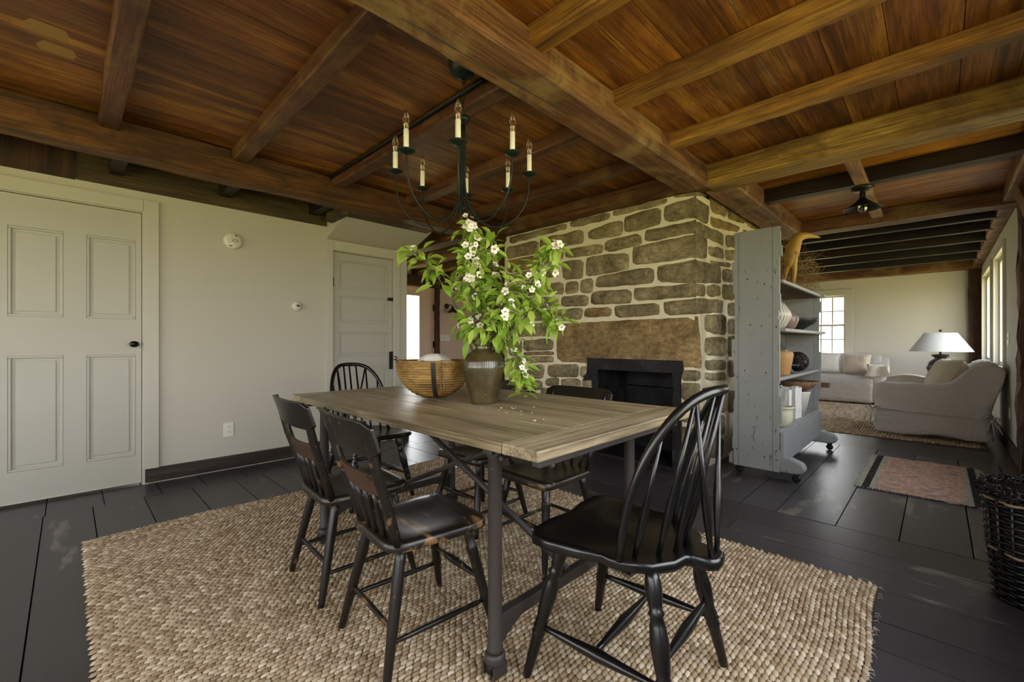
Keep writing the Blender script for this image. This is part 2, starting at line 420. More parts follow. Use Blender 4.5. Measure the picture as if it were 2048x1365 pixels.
def rug_mat():
    t = NT('worn_persian_rug'); v = t.coords(False)
    sp = t.n('SeparateXYZ'); t.l(v, sp.inputs[0])
    f = t.noise(t.map(v, (9, 30, 9)), 1.0, 6, .6, .3)
    c = t.ramp(f, [(.30, srgb('#4f6468')), (.40, srgb('#8d8f84')), (.47, srgb('#cf8a70')), (.53, srgb('#a9a792')), (.60, srgb('#d8977c')), (.70, srgb('#5d4a42'))])
    f2 = t.noise(t.map(v, (40, 14, 9)), 1.0, 3, .7); c = t.mix(.5, c, t.ramp(f2, [(.35, (.35,.33,.32,1)), (.6, (1,1,1,1))]), 'MULTIPLY')
    ab = t.n('Math', operation='ABSOLUTE'); t.l(sp.outputs['X'], ab.inputs[0])
    def band(lo, hi):
        a = t.n('Math', operation='GREATER_THAN'); a.inputs[1].default_value = lo; t.l(ab.outputs[0], a.inputs[0])
        b = t.n('Math', operation='LESS_THAN'); b.inputs[1].default_value = hi; t.l(ab.outputs[0], b.inputs[0])
        m = t.n('Math', operation='MULTIPLY'); t.l(a.outputs[0], m.inputs[0]); t.l(b.outputs[0], m.inputs[1]); return m.outputs[0]
    fg = t.ramp(f2, [(.3, srgb('#878571')), (.7, srgb('#a8a692'))])
    c = t.mix(band(.235, .9), c, fg)
    fd = t.ramp(f2, [(.3, srgb('#211c1a')), (.7, srgb('#3f3832'))])
    c = t.mix(band(.262, .305), c, fd)
    t.bump(t.noise(v, 200, 2), .4, .004)
    return t.set(c, .95, spec=.1)
M['persian'] = rug_mat()
# ================================================================== the setting
M['bare'] = plain('bare_pine', '#9a7638', .6)
R = random.Random(7)
XL = -4.2; XR = 0.50; YN = -2.4; YF = 10.4; XB = -6.5; CEIL = 2.40

def wall_holes(name, axis, c0, c1, u0, u1, z0, z1, holes, mat, label):
    """a wall slab between c0 and c1 on its normal axis with rectangular openings (u0,u1,z0,z1)"""
    us = sorted({u0, u1, *[h[0] for h in holes], *[h[1] for h in holes]}); zs = sorted({z0, z1, *[h[2] for h in holes], *[h[3] for h in holes]})
    mb = MB()
    for i in range(len(us)-1):
        for j in range(len(zs)-1):
            um, zm = (us[i]+us[i+1])/2, (zs[j]+zs[j+1])/2
            if any(h[0] < um < h[1] and h[2] < zm < h[3] for h in holes): continue
            if axis == 'x': mb.box(c0, c1, us[i], us[i+1], zs[j], zs[j+1])
            else: mb.box(us[i], us[i+1], c0, c1, zs[j], zs[j+1])
    return tag(mb.build(name, mat), label, 'wall', kind='structure')

# --- windows that light the rooms; the unseen dining ones are enlarged for brightness
WIN_R = [(-2.1, -.55, .62, 2.1), (.35, 2.2, .62, 2.1), (3.75, 4.75, .8, 2.05), (6.85, 7.90, .78, 2.06), (8.40, 9.85, .78, 2.06)]
WIN_N = [(-6.1, -4.6, .62, 2.1), (-3.8, -2.1, .62, 2.1), (-1.7, .0, .62, 2.1)]  # first opening is unseen, added to brighten the back room
WIN_F = [(-2.05, -1.27, .82, 1.96)]
wall_holes('wall_right', 'x', XR, XR+.14, YN, YF+.14, 0, CEIL, WIN_R, M['wall'], 'white plaster wall with tall windows on the right')
wall_holes('wall_near', 'y', YN-.14, YN, XB, XR+.14, 0, CEIL, WIN_N, M['wall'], 'white plaster wall behind the viewer')
wall_holes('wall_far', 'y', YF, YF+.14, XB, XR, 0, CEIL, WIN_F, M['wall'], 'white plaster wall at far end of living room')
DOOR3 = (3.78, 4.62)
wall_holes('wall_back', 'x', XB-.14, XB, YN, YF+.14, 0, CEIL, [(DOOR3[0], DOOR3[1], 0, 2.0), (.1, 1.9, .6, 2.1), (6.7, 8.5, .6, 2.1)], M['wall_back'], 'back room plaster wall beyond the doorway, warm glow in its colour')  # both hidden window openings are added to brighten the back room
D1 = (-.46, .385); D2 = (1.80, 2.46)
wall_holes('wall_left', 'x', XL-.12, XL, YN, 2.62, 0, CEIL, [(D1[0], D1[1], 0, 2.01), (D2[0], D2[1], 0.0, 1.945)], M['wall'], 'white plaster wall with two panelled doors')
# closet shell behind the doors
for (a, b, nm) in ((D1[0]-.1, D1[1]+.1, 'trim_9'), (D2[0]-.08, 2.6, 'trim_10')):
    tag(MB().box(XL-.9, XL-.86, a, b, 0, 2.2).build(nm, M['wall']), 'plain closet back board behind the door', 'trim', kind='structure')
# sky portals
for (a, b, z0, z1) in WIN_R: portal((XR+.15, (a+b)/2, (z0+z1)/2), (0, math.pi/2, 0), z1-z0, b-a)
for (a, b, z0, z1) in WIN_N: portal(((a+b)/2, YN-.15, (z0+z1)/2), (-math.pi/2, 0, math.pi), b-a, z1-z0)
for (a, b, z0, z1) in WIN_F: portal(((a+b)/2, YF+.15, (z0+z1)/2), (-math.pi/2, 0, 0), b-a, z1-z0)
for (a, b, z0, z1) in ((DOOR3[0]+.1, DOOR3[1]-.1, .3, 1.9), (.1, 1.9, .6, 2.1), (6.7, 8.5, .6, 2.1)): portal((XB-.15, (a+b)/2, (z0+z1)/2), (0, -math.pi/2, 0), z1-z0, b-a)

# --- floor: boards laid one by one over a dark gap
floor = tag(MB().box(XB-.14, XR+.14, YN-.14, YF+.14, -.12, -.022).build('floor', M['floor_gap']), 'dark painted wide board floor', 'floor', kind='structure')
def plank_field(parent, nm, x0, x1, y0, y1, along, z0, z1, wlo, whi, mat, gap=.004, joints=(), jit=0.0, rnd=R):
    a0, a1 = (y0, y1) if along == 'x' else (x0, x1); l0, l1 = (x0, x1) if along == 'x' else (y0, y1)
    a = a0
    while a < a1-.02:
        w = min(rnd.uniform(wlo, whi), a1-a)
        if a1-(a+w) < .07: w = a1-a
        cuts = [l0] + sorted(j+rnd.uniform(-.25, .25) if jit else j for j in joints if l0 < j < l1) + [l1]
        for c0, c1 in zip(cuts[:-1], cuts[1:]):
            dz = rnd.uniform(-.0012, .0012)
            if along == 'x': mb = MB().box(c0+.0015, c1-.0015, a+gap/2, a+w-gap/2, z0+dz, z1+dz)
            else: mb = MB().box(a+gap/2, a+w-gap/2, c0+.0015, c1-.0015, z0+dz, z1+dz)
            mb.build(nm, mat, parent, world=True)
        a += w
R2 = random.Random(11)
plank_field(floor, 'floor_board', -3.86, XR, YN, 3.08, 'x', -.022, 0, .19, .27, M['floorX'], .005, (-1.1,), .6, R2)
plank_field(floor, 'floor_board', XB, -3.86, YN, 3.08, 'x', -.022, 0, .22, .30, M['floorX'], .005, (-4.2, -5.3,), 0, R2)
plank_field(floor, 'floor_board', -1.45, XR, 3.08, 5.55, 'y', -.022, 0, .20, .30, M['floorY'], .006, (), 0, R2)
plank_field(floor, 'floor_board', XB, -1.45, 3.08, 5.55, 'x', -.022, 0, .24, .34, M['floorX'], .005, (-4.4,), 0, R2)
plank_field(floor, 'floor_board', XB, XR, 5.55, YF, 'x', -.022, 0, .24, .36, M['floorX'], .005, (-3,), .5, R2)

# --- ceiling boards and timbers
ceiling = tag(MB().box(XB-.14, XR+.14, YN-.14, YF+.14, CEIL+.02, CEIL+.14).build('ceiling', M['backing']), 'old board ceiling on exposed timbers', 'ceiling', kind='structure')
R3 = random.Random(5)
plank_field(ceiling, 'ceiling_board', XL, XR, YN, 3.45, 'y', CEIL, CEIL+.02, .19, .28, M['plankY'], .003, (), 0, R3)
plank_field(ceiling, 'ceiling_board', -1.6, XR, 3.45, 5.85, 'x', CEIL, CEIL+.02, .17, .25, M['plankX'], .003, (), 0, R3)
plank_field(ceiling, 'ceiling_board', XB, -1.6, 3.45, 5.85, 'x', CEIL, CEIL+.02, .2, .28, M['plankP'], .003, (), 0, R3)
plank_field(ceiling, 'ceiling_board', XB, XL, YN, 3.45, 'x', CEIL, CEIL+.02, .2, .28, M['plankP'], .003, (), 0, R3)
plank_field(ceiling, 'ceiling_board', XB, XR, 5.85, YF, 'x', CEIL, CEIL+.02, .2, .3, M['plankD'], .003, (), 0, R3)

Rs = random.Random(31)
for k in range(26):
    x = Rs.uniform(-3.4, .4); y0 = Rs.uniform(-.3, 2.6)
    if -1.5 < x < -1.2: continue
    MB().box(x-.0022, x+.0022, y0, y0+Rs.uniform(.3, .62), CEIL-.0012, CEIL+.004).build('pale_seam', M['plankP'] if k % 3 == 0 else M['girt'], ceiling, world=True)
for (px, py_, w, d, rz) in ((96, 60, .05, .12, .12), (116, 100, .05, .11, .1)):
    q = P(px, py_, 'z', CEIL); c_, s_ = math.cos(rz), math.sin(rz)
    poly = [(-w, -d*.5), (-w*.2, -d*.62), (w*.9, -d*.45), (w, d*.4), (w*.1, d*.55), (-w*.85, d*.5)]
    MB().prism([(q.x+a*c_-b*s_, q.y+a*s_+b*c_) for a, b in poly], CEIL-.0014, CEIL+.002, lambda p, d_: (p[0], p[1], d_)).build('scraped_patch', M['bare'], ceiling, world=True)
TS = [0]
def timber(name, mat, x0, x1, y0, y1, z0, z1, along, rough=.006, cham=.012, parent=None, seg=.09):
    """a hewn timber: chamfered section, edges wandering along its length"""
    TS[0] += 1; sd = TS[0]*3.7
    L0, L1 = {'x': (x0, x1), 'y': (y0, y1), 'z': (z0, z1)}[along]
    n = max(3, int((L1-L0)/seg)); vv = []; ff = []
    if along == 'x': (a0, a1), (b0, b1) = (y0, y1), (z0, z1)
    elif along == 'y': (a0, a1), (b0, b1) = (x0, x1), (z0, z1)
    else: (a0, a1), (b0, b1) = (x0, x1), (y0, y1)
    c = cham
    sec = [(a0+c, b0), (a1-c, b0), (a1, b0+c), (a1, b1-c), (a1-c, b1), (a0+c, b1), (a0, b1-c), (a0, b0+c)]
    for i in range(n+1):
        t = L0 + (L1-L0)*i/n
        for k, (a, b) in enumerate(sec):
            da = nz((t, a*3, k//2), 2.2, sd)*rough*1.2 + nz((t, a, k), 11, sd)*rough*.7; db = nz((t, b*3, k//2+9), 2.2, sd)*rough*1.2 + nz((t, b, k+4), 11, sd)*rough*.7
            q = (a+da, b+db)
            vv.append((t, q[0], q[1]) if along == 'x' else ((q[0], t, q[1]) if along == 'y' else (q[0], q[1], t)))
    for i in range(n):
        for k in range(8): ff.append((i*8+k, i*8+(k+1) % 8, (i+1)*8+(k+1) % 8, (i+1)*8+k))
    ff.append(tuple(range(8))[::-1]); ff.append(tuple(n*8+k for k in range(8)))
    mb = MB().add(vv, ff)
    return mb.build(name, mat, parent if parent is not None else ceiling, world=True)
TOP = CEIL+.004
timber('summer_beam', M['beamY'], -1.475, -1.235, YN, 3.40, 2.235, TOP, 'y', .008, .02)
timber('wall_beam', M['beamYl'], -3.70, -3.51, YN, 3.495, 2.195, TOP, 'y', .008, .018)
timber('girt', M['girt'], -1.26, XR+.02, 3.36, 3.60, 2.24, TOP, 'x', .007, .016)
timber('girt', M['beamX'], -3.62, -1.26, 3.36, 3.60, 2.262, TOP, 'x', .007, .016)
for y in (-1.88, -1.2, -.52, .125, .80, 1.50, 2.18, 2.86):
    timber('ceiling_joist', M['joist_red'], -3.52, -1.465, y, y+.095, 2.322, TOP, 'x', .004, .006)
for y in (-1.3, -.62, .03, .70, 1.365, 2.03, 2.70):
    timber('ceiling_joist', M['joist'], -1.245, XR+.02, y, y+.10, 2.318, TOP, 'x', .005, .008)
# ends of the joists between the wall beam and the white wall, and the olive boards there
for y in (-.52, .20, .86, 1.57):
    timber('joist_end', M['dark_joist'], XL, -3.69, y, y+.08, 2.245, TOP, 'x', .003, .005)
timber('ceiling_beam', M['beamY'], -1.33, -1.09, 3.58, 5.74, 2.24, TOP, 'y', .008, .014)
timber('ceiling_joist', M['dark_joist'], -1.10, XR+.02, 4.29, 4.40, 2.285, TOP, 'x', .004, .006)
timber('lamp_board', M['beamY'], -.455, -.375, 3.60, 5.42, 2.245, 2.29, 'y', .004, .006)
timber('girt', M['beamX'], -1.6, XR+.02, 5.72, 5.96, 2.262, TOP, 'x', .007, .014)
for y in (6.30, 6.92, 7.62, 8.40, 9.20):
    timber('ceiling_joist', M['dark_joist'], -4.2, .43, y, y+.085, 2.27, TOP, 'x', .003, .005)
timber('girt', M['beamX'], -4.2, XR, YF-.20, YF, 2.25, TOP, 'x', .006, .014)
timber('wall_plate', M['beamY'], .40, XR+.005, 3.6, YF, 2.27, TOP, 'y', .006, .012)
# back room timbers
for y in (3.62, 4.15):
    timber('ceiling_joist', M['beamX'], XB, -3.6, y, y+.14, 2.20, TOP, 'x', .005, .01)
timber('ceiling_joist', M['beamX'], XB, -3.70, 2.92, 3.10, 2.17, TOP, 'x', .005, .01)
timber('ceiling_joist', M['beamX'], XB, -3.6, 4.75, 4.89, 2.20, TOP, 'x', .005, .01)
timber('wall_plate', M['post'], XB, XB+.12, 2.5, 6.2, 2.03, 2.21, 'y', .005, .01)
# summer beam splits and paint scars are modelled as thin slivers
for (p, q) in (((-1.40, 0.85), (-1.33, 3.2)),):
    pts = [Vector((p[0]+(q[0]-p[0])*t+nz((t, 0, 0), 9)*.012, p[1]+(q[1]-p[1])*t, 2.2362)) for t in [i/30 for i in range(31)]]
    MB().tube(pts, [.0035*abs(math.sin(3+i*.7))+.0012 for i in range(31)], 5, flat=.6).build('shrinkage_crack', M['slot'], ceiling, world=True)
# olive boards and dark plank along the top of the left wall
tag(MB().box(XL, XL+.018, .04, 1.735, 2.165, CEIL).build('trim_1', M['olive'], bevel=.003), 'olive brown board along the top of the white wall', 'trim', kind='structure')
tag(MB().box(XL, XL+.03, YN, .034, 2.16, CEIL).build('trim_2', M['post'], bevel=.004), 'dark charred board above the big white door', 'trim', kind='structure')
tag(MB().box(-4.05, -3.69, 1.67, 1.73, 2.17, 2.25).build('trim_3', M['olive'], bevel=.003), 'short olive block above the sloping soffit', 'trim', kind='structure')
tag(MB().box(-3.86, -3.70, 1.74, 2.62, 2.19, 2.26).build('trim_4', M['olive'], bevel=.003), 'olive strip between soffit and wall beam', 'trim', kind='structure')
# sloping white soffit over the closet door
so = [(XL, 2.05), (XL, 2.24), (-3.79, 2.24), (-3.79, 2.20)]
tag(MB().prism(so, 1.74, 2.66, lambda p, d: (p[0], d, p[1])).build('trim_5', M['wall']), 'white plaster soffit sloping out over the closet door', 'trim', kind='structure')

# posts
def post(name, x0, x1, y0, y1, z0, z1, label, rough=.01):
    o = timber(name, M['post'], x0, x1, y0, y1, z0, z1, 'z', rough, .012)
    o.parent = None; o.location = o.location + wloc(ceiling)
    return tag(o, label, 'post', kind='structure')
post('trim_6', -3.70, -3.545, 3.46, 3.62, 0, 2.265, 'dark timber post at left end of the stone fireplace')
post('trim_7', .355, XR+.01, YF-.16, YF-.01, 0, 2.26, 'dark timber post in far corner of living room')
post('trim_8', .455, XR+.01, 5.20, 5.40, 0, 2.28, 'rough hewn post at near end of window wall', .022)
post('trim_11', XB, XB+.09, DOOR3[1], DOOR3[1]+.075, 0, 2.05, 'brown door post in the back room')
# brace at the head of the near post
br = MB().bar((.47, 4.75, 1.98), (.47, 5.36, 2.30), .06, .13); tag(br.build('trim_12', M['beamY'], bevel=.01), 'short timber brace above the near post', 'trim', kind='structure')

# baseboards
tag(MB().box(XL, XL+.022, .40, 1.72, .012, .115).build('baseboard_left', M['base_dark'], bevel=.003), 'dark wooden baseboard on the white wall', 'baseboard', kind='structure')
tag(MB().box(XL, XL+.022, 2.545, 2.64, 0, .125).build('baseboard_doorway', M['base_dark'], bevel=.003), 'short dark baseboard block beside closet door', 'baseboard', kind='structure')
tag(MB().box(XR-.022, XR, 5.42, YF-.17, 0, .12).build('baseboard_right', M['base_dark'], bevel=.003), 'dark baseboard under the tall windows', 'baseboard', kind='structure')
tag(MB().box(-6.4, XR, YF-.02, YF, 0, .12).build('baseboard_far', M['base_dark'], bevel=.003), 'dark baseboard behind the far armchair', 'baseboard', kind='structure')

# ------------------------------------------------------------------ doors
def ring_frame(mb, u0, u1, z0, z1, w, d0, d1, conv):
    for (a, b, c, d) in ((u0, u1, z1-w, z1), (u0, u1, z0, z0+w), (u0, u0+w, z0+w, z1-w), (u1-w, u1, z0+w, z1-w)):
        mb.prism([(a, c), (b, c), (b, d), (a, d)], d0, d1, conv)
cvx = lambda p, d: (d, p[0], p[1])
def panel_door(name, label, y0, y1, z0, z1, xf, panels, mat):
    t = thing(name, label, 'door', (xf, (y0+y1)/2, z0), kind='structure')
    us = sorted({y0, y1, *[p[0] for p in panels], *[p[1] for p in panels]}); zs = sorted({z0, z1, *[p[2] for p in panels], *[p[3] for p in panels]})
    mb = MB()
    for i in range(len(us)-1):
        for j in range(len(zs)-1):
            um, zm = (us[i]+us[i+1])/2, (zs[j]+zs[j+1])/2
            if any(p[0] < um < p[1] and p[2] < zm < p[3] for p in panels): continue
            mb.box(xf-.04, xf, us[i], us[i+1], zs[j], zs[j+1])
    mb.build('door_frame', mat, t, world=True)
    for (a, b, c, d) in panels:
        pn = MB().box(xf-.032, xf-.016, a, b, c, d)
        pn.prism([(a+.035, c+.035), (b-.035, c+.035), (b-.035, d-.035), (a+.035, d-.035)], xf-.017, xf-.009, cvx)
        o = pn.build('door_panel', mat, t, world=True, bevel=.003)
        mo = MB(); ring_frame(mo, a, b, c, d, .016, xf-.016, xf-.002, cvx); mo.build('panel_moulding', mat, o, world=True, bevel=.004)
    return t
py = lambda px: P(px, 600, 'x', XL).y
d1p = [(py(14), py(127), 1.22, 1.80), (py(173), py(272), 1.22, 1.80), (py(14), py(127), .22, .965), (py(173), py(272), .22, .965)]
d1 = panel_door('door_1', 'white four panel door with black oval knob', D1[0]+.004, D1[1]-.006, .018, 2.005, XL-.018, d1p, M['door'])
kn = MB().lathe((0, 0, 0), [(.006, 0), (.024, .002), (.024, .006), (.010, .010), (.010, .028), (.022, .034), (.027, .044), (.022, .054), (.0, .058)], 18)
kn.v = [(XL-.018+p[2], .338+p[0], 1.04+p[1]*.85) for p in kn.v]
tag(kn.build('knob', M['blackhw'], d1, world=True), 'black oval door knob')
MB().box(XL-.018, XL-.012, D1[0]+.01, D1[1]-.01, .018, .028).build('bottom_sweep', M['trim'], d1, world=True)
d2p = [(py(678), py(777), a, b) for a, b in ((1.583, 1.874), (1.245, 1.521), (.912, 1.163), (.55, .814), (.14, .47))]
d2 = panel_door('door_2', 'narrow white five panel closet door with black knob plate', D2[0]+.004, D2[1]-.006, .018, 1.94, XL-.018, d2p, M['door'])
MB().box(XL-.018, XL-.010, py(779.5), py(789), .765, .955).build('knob_plate', M['blackhw'], d2, world=True, bevel=.003)
kn = MB().lathe((0, 0, 0), [(.006, 0), (.008, .03), (.018, .034), (.024, .046), (.018, .058), (.0, .062)], 14)
kn.v = [(XL-.012+p[2], py(787)+p[0], .885+p[1]) for p in kn.v]; kn.build('knob', M['mercury'], d2, world=True)
MB().box(XL-.018, XL-.006, py(776.5), py(788), 1.50, 1.535).build('latch', M['blackhw'], d2, world=True, bevel=.003)
MB().box(XL-.012, XL-.0, py(665.5), py(668), 1.60, 1.69).build('hinge', M['blackhw'], d2, world=True)
# casings
def casing(name, y0, y1, ztop, w, label, sill=0.0, side=(1, 1), wt=None):
    wt = wt or w; mb = MB()
    if side[0]: mb.box(XL, XL+.02, y0-w, y0-.004, sill, ztop+wt)
    if side[1]: mb.box(XL, XL+.02, y1+.004, y1+w, sill, ztop+wt)
    mb.box(XL, XL+.022, y0-.004, y1+.004, ztop+.004, ztop+wt)
    return tag(mb.build(name, M['trim'], bevel=.003), label, 'trim', kind='structure')
casing('trim_13', D1[0], D1[1], 2.01, .095, 'white casing around the big four panel door', .11)
casing('trim_14', D2[0], D2[1], 1.945, .07, 'white casing around the closet door', .0, (1, 1), .10)
tag(MB().box(XL, XL+.012, 2.53, 2.62, .0, 2.05).build('trim_15', M['trim'], bevel=.003), 'flat white board at the end of the white wall', 'trim', kind='structure')

# back door with a tall glass light
t = thing('door_3', 'back door with warm glow in its colour and tall bright glass pane', 'door', (XB, (DOOR3[0]+DOOR3[1])/2, 0), kind='structure')
mb = MB()
g0, g1 = DOOR3[0]+.12, 4.335
for (a, b, c, d) in ((DOOR3[0], g0, .0, 1.995), (g1, DOOR3[1], 0, 1.995), (g0, g1, 0, .3), (g0, g1, 1.89, 1.995)): mb.box(XB-.06, XB-.015, a, b, c, d)
mb.build('door_frame', M['door3'], t, world=True)
MB().box(XB-.042, XB-.036, g0, g1, .3, 1.89).build('glass_pane', M['glass'], t, world=True)
mo = MB(); ring_frame(mo, g0, g1, .3, 1.89, .018, XB-.03, XB-.005, cvx); mo.build('glazing_bead', M['door3'], t, world=True)
for z in (1.68, 1.02): MB().box(XB-.014, XB+.002, DOOR3[1]-.012, DOOR3[1]+.012, z-.06, z+.06).build('hinge', M['blackhw'], t, world=True)
tag(MB().box(XB, XB+.02, DOOR3[0]-.02, DOOR3[1], 2.0, 2.05).build('trim_16', M['wall_back']), 'head casing above the back door, warm glow in its colour', 'trim', kind='structure')

# ------------------------------------------------------------------ windows
def window_x(n, a, b, z0, z1, label):
    t = thing('window_%d' % n, label, 'window', (XR, (a+b)/2, z0), kind='structure')
    fr = MB(); ring_frame(fr, a-.07, b+.07, z0-.07, z1+.07, .072, XR-.022, XR, cvx); fr.build('window_casing', M['trim'], t, world=True, bevel=.004)
    sill = MB().box(XR-.05, XR+.02, a-.09, b+.09, z0-.03, z0+.002); sill.build('window_sill', M['trim'], t, world=True, bevel=.004)
    sa = MB(); ring_frame(sa, a, b, z0, z1, .05, XR+.03, XR+.07, cvx); s = sa.build('sash', M['trim'], t, world=True, bevel=.003)
    MB().box(XR+.048, XR+.052, a+.05, b-.05, z0+.05, z1-.05).build('glass_pane', M['glass'], s, world=True)
for i, (a, b, z0, z1) in enumerate(WIN_R):
    window_x(i+2, a, b, z0, z1, ['white window beside the camera, nearest the back', 'white window beside the dining table', 'white window opposite the grey shelf',
        'tall bright window behind the near armchair', 'tall bright window nearest the far corner post'][i])
cvy = lambda p, d: (p[0], d, p[1])
def window_y(n, a, b, z0, z1, ys, sgn, label, cols=3, rows=2):
    t = thing('window_%d' % n, label, 'window', ((a+b)/2, ys, z0), kind='structure')
    fr = MB(); ring_frame(fr, a-.12, b+.12, z0-.09, z1+.12, .115, ys, ys-sgn*.022, cvy); fr.build('window_casing', M['trim'], t, world=True, bevel=.004)
    zm = (z0+z1)/2
    for (c, d, off) in ((z0, zm+.02, .04), (zm-.02, z1, .075)):
        sa = MB(); ring_frame(sa, a, b, c, d, .032, ys+sgn*off, ys+sgn*(off+.03), cvy); s = sa.build('sash', M['trim'], t, world=True)
        mu = MB(); w = (b-a-.064); h = d-c-.064
        for k in range(1, cols): u = a+.032+w*k/cols; mu.prism([(u-.011, c+.03), (u+.011, c+.03), (u+.011, d-.03), (u-.011, d-.03)], ys+sgn*(off+.004), ys+sgn*(off+.024), cvy)
        for k in range(1, rows): v = c+.032+h*k/rows; mu.prism([(a+.03, v-.011), (b-.03, v-.011), (b-.03, v+.011), (a+.03, v+.011)], ys+sgn*(off+.006), ys+sgn*(off+.022), cvy)
        mu.build('muntins', M['trim'], s, world=True)
        for i in range(cols):
            for j in range(rows):
                u0 = a+.032+w*i/cols+.005; u1 = a+.032+w*(i+1)/cols-.005; v0 = c+.032+h*j/rows+.005; v1 = c+.032+h*(j+1)/rows-.005
                MB().prism([(u0, v0), (u1, v0), (u1, v1), (u0, v1)], ys+sgn*(off+.012), ys+sgn*(off+.015), cvy).build('glass_pane', M['glass'], s, world=True)
window_y(1, *WIN_F[0], YF, 1, 'small paned sash window behind the far armchair', 4)
for i, w in enumerate(WIN_N): window_y(8+i, *w, YN, -1, ['unseen window added to brighten the back room', 'left window in the wall behind the viewer', 'right window in the wall behind the viewer'][i])

# ------------------------------------------------------------------ small wall fittings
c = P(465, 483, 'x', XL)
t = thing('smoke_alarm', 'round white smoke alarm on the left wall', 'smoke alarm', (XL, c.y, c.z))
mb = MB().lathe((0,0,0), [(.0, 0), (.066, 0), (.068, .008), (.064, .024), (.055, .032), (0, .034)], 28); mb.v = [(p[2], p[0], p[1]) for p in mb.v]; mb.build('body', M['plastic'], t)
MB().box(.033, .036, -.045, -.012, -.02, .02).build('button', M['plastic'], t, bevel=.002)
for s in (-1, 1): MB().box(.030, .0345, s*.02-.01, s*.02+.008, s*.044-.004, s*.044+.004).build('vent', M['slot'], t)
mb = MB().lathe((0,0,0), [(.020, .033), (.020, .036), (.016, .036), (.016, .033)], 18, sx=1, sy=.6); mb.v = [(p[2], p[0]+.012, p[1]) for p in mb.v]; mb.build('test_ring', M['slot'], t)
c = P(594, 613, 'x', XL)
t = thing('thermostat', 'small round thermostat between the two doors', 'thermostat', (XL, c.y, c.z))
mb = MB().lathe((0,0,0), [(0, 0), (.044, 0), (.046, .006), (.040, .02), (.034, .026)], 26); mb.v = [(p[2], p[0], p[1]) for p in mb.v]; mb.build('ring', M['plastic'], t)
mb = MB().lathe((0,0,0), [(.034, .024), (.030, .030), (0, .032)], 22); mb.v = [(p[2], p[0], p[1]) for p in mb.v]; mb.build('dial', M['white_clay'], t)
MB().box(.031, .0335, -.014, .014, -.006, .012).build('display', M['slot'], t)
def outlet(name, label, cat, loc, axis, kind='outlet', gang=1):
    """axis: 'x+' plate looks toward +x, 'x-' toward -x"""
    s = 1 if axis == 'x+' else -1; w = .036*gang+.003*(gang-1)
    t = thing(name, label, cat, loc)
    MB().box(0 if s > 0 else -.006, .006 if s > 0 else 0, -w, w, -.058, .058).build('plate', M['plastic'], t, bevel=.002)
    for g in range(gang):
        y = (g-(gang-1)/2)*.046
        if kind == 'outlet':
            for z in (-.02, .02):
                o = MB().obox((s*.0065, y, z), (.0015, 0, 0), (0, .015, 0), (0, 0, .013)).build('socket', M['plastic'], t, bevel=.001)
                for dy in (-.006, .006): MB().obox((s*.0082, y+dy, z+.003), (.0004, 0, 0), (0, .0012, 0), (0, 0, .004)).build('slot', M['slot'], o, world=False)
                for ch in o.children: ch.location = Vector(ch.location)-Vector(o.location)
        else:
            MB().obox((s*.0065, y, 0), (.001, 0, 0), (0, .006, 0), (0, 0, .012)).build('collar', M['plastic'], t)
            MB().obox((s*.012, y, .004), (.006, 0, .002), (0, .004, 0), (0, 0, .006)).build('toggle', M['plastic'], t)
    return t
c = P(457, 860, 'x', XL); outlet('wall_outlet', 'white double outlet low on the left wall', 'outlet', (XL, c.y, c.z), 'x+')
c = P(890, 676, 'x', XB); outlet('light_switch', 'white triple switch plate under the wall sconce', 'switch', (XB, c.y, c.z), 'x+', 'switch', 3)
c = P(2020, 668, 'x', XR); outlet('light_switch', 'white switch plate beside the tall windows', 'switch', (XR, 6.55, c.z-.05), 'x-', 'switch', 2)
outlet('wall_outlet', 'white outlet low beside the rough post', 'outlet', (XR, 6.45, .36), 'x-')
# sconce in the back room
c = P(893, 613, 'x', XB)
t = thing('wall_sconce', 'bronze cone wall sconce in the back room', 'sconce', (XB, c.y, c.z))
mb = MB().lathe((0,0,0), [(0, 0), (.05, 0), (.05, .012), (.03, .02), (0, .022)], 18); mb.v = [(p[2], p[0], p[1]) for p in mb.v]; mb.build('backplate', M['dark_ceramic'], t)
MB().tube([(.02, 0, 0), (.07, .02, .02), (.12, .035, .015), (.13, .04, -.02)], .008, 6).build('arm', M['dark_ceramic'], t)
sh = MB().lathe((.13, .04, -.12), [(.10, 0), (.06, .04), (.025, .075), (.018, .11), (.0, .112)], 20).build('shade', M['dark_ceramic'], t)
MB().ball((.13, .04, -.115), .024, 10, 6).build('bulb', M['candle'], t)
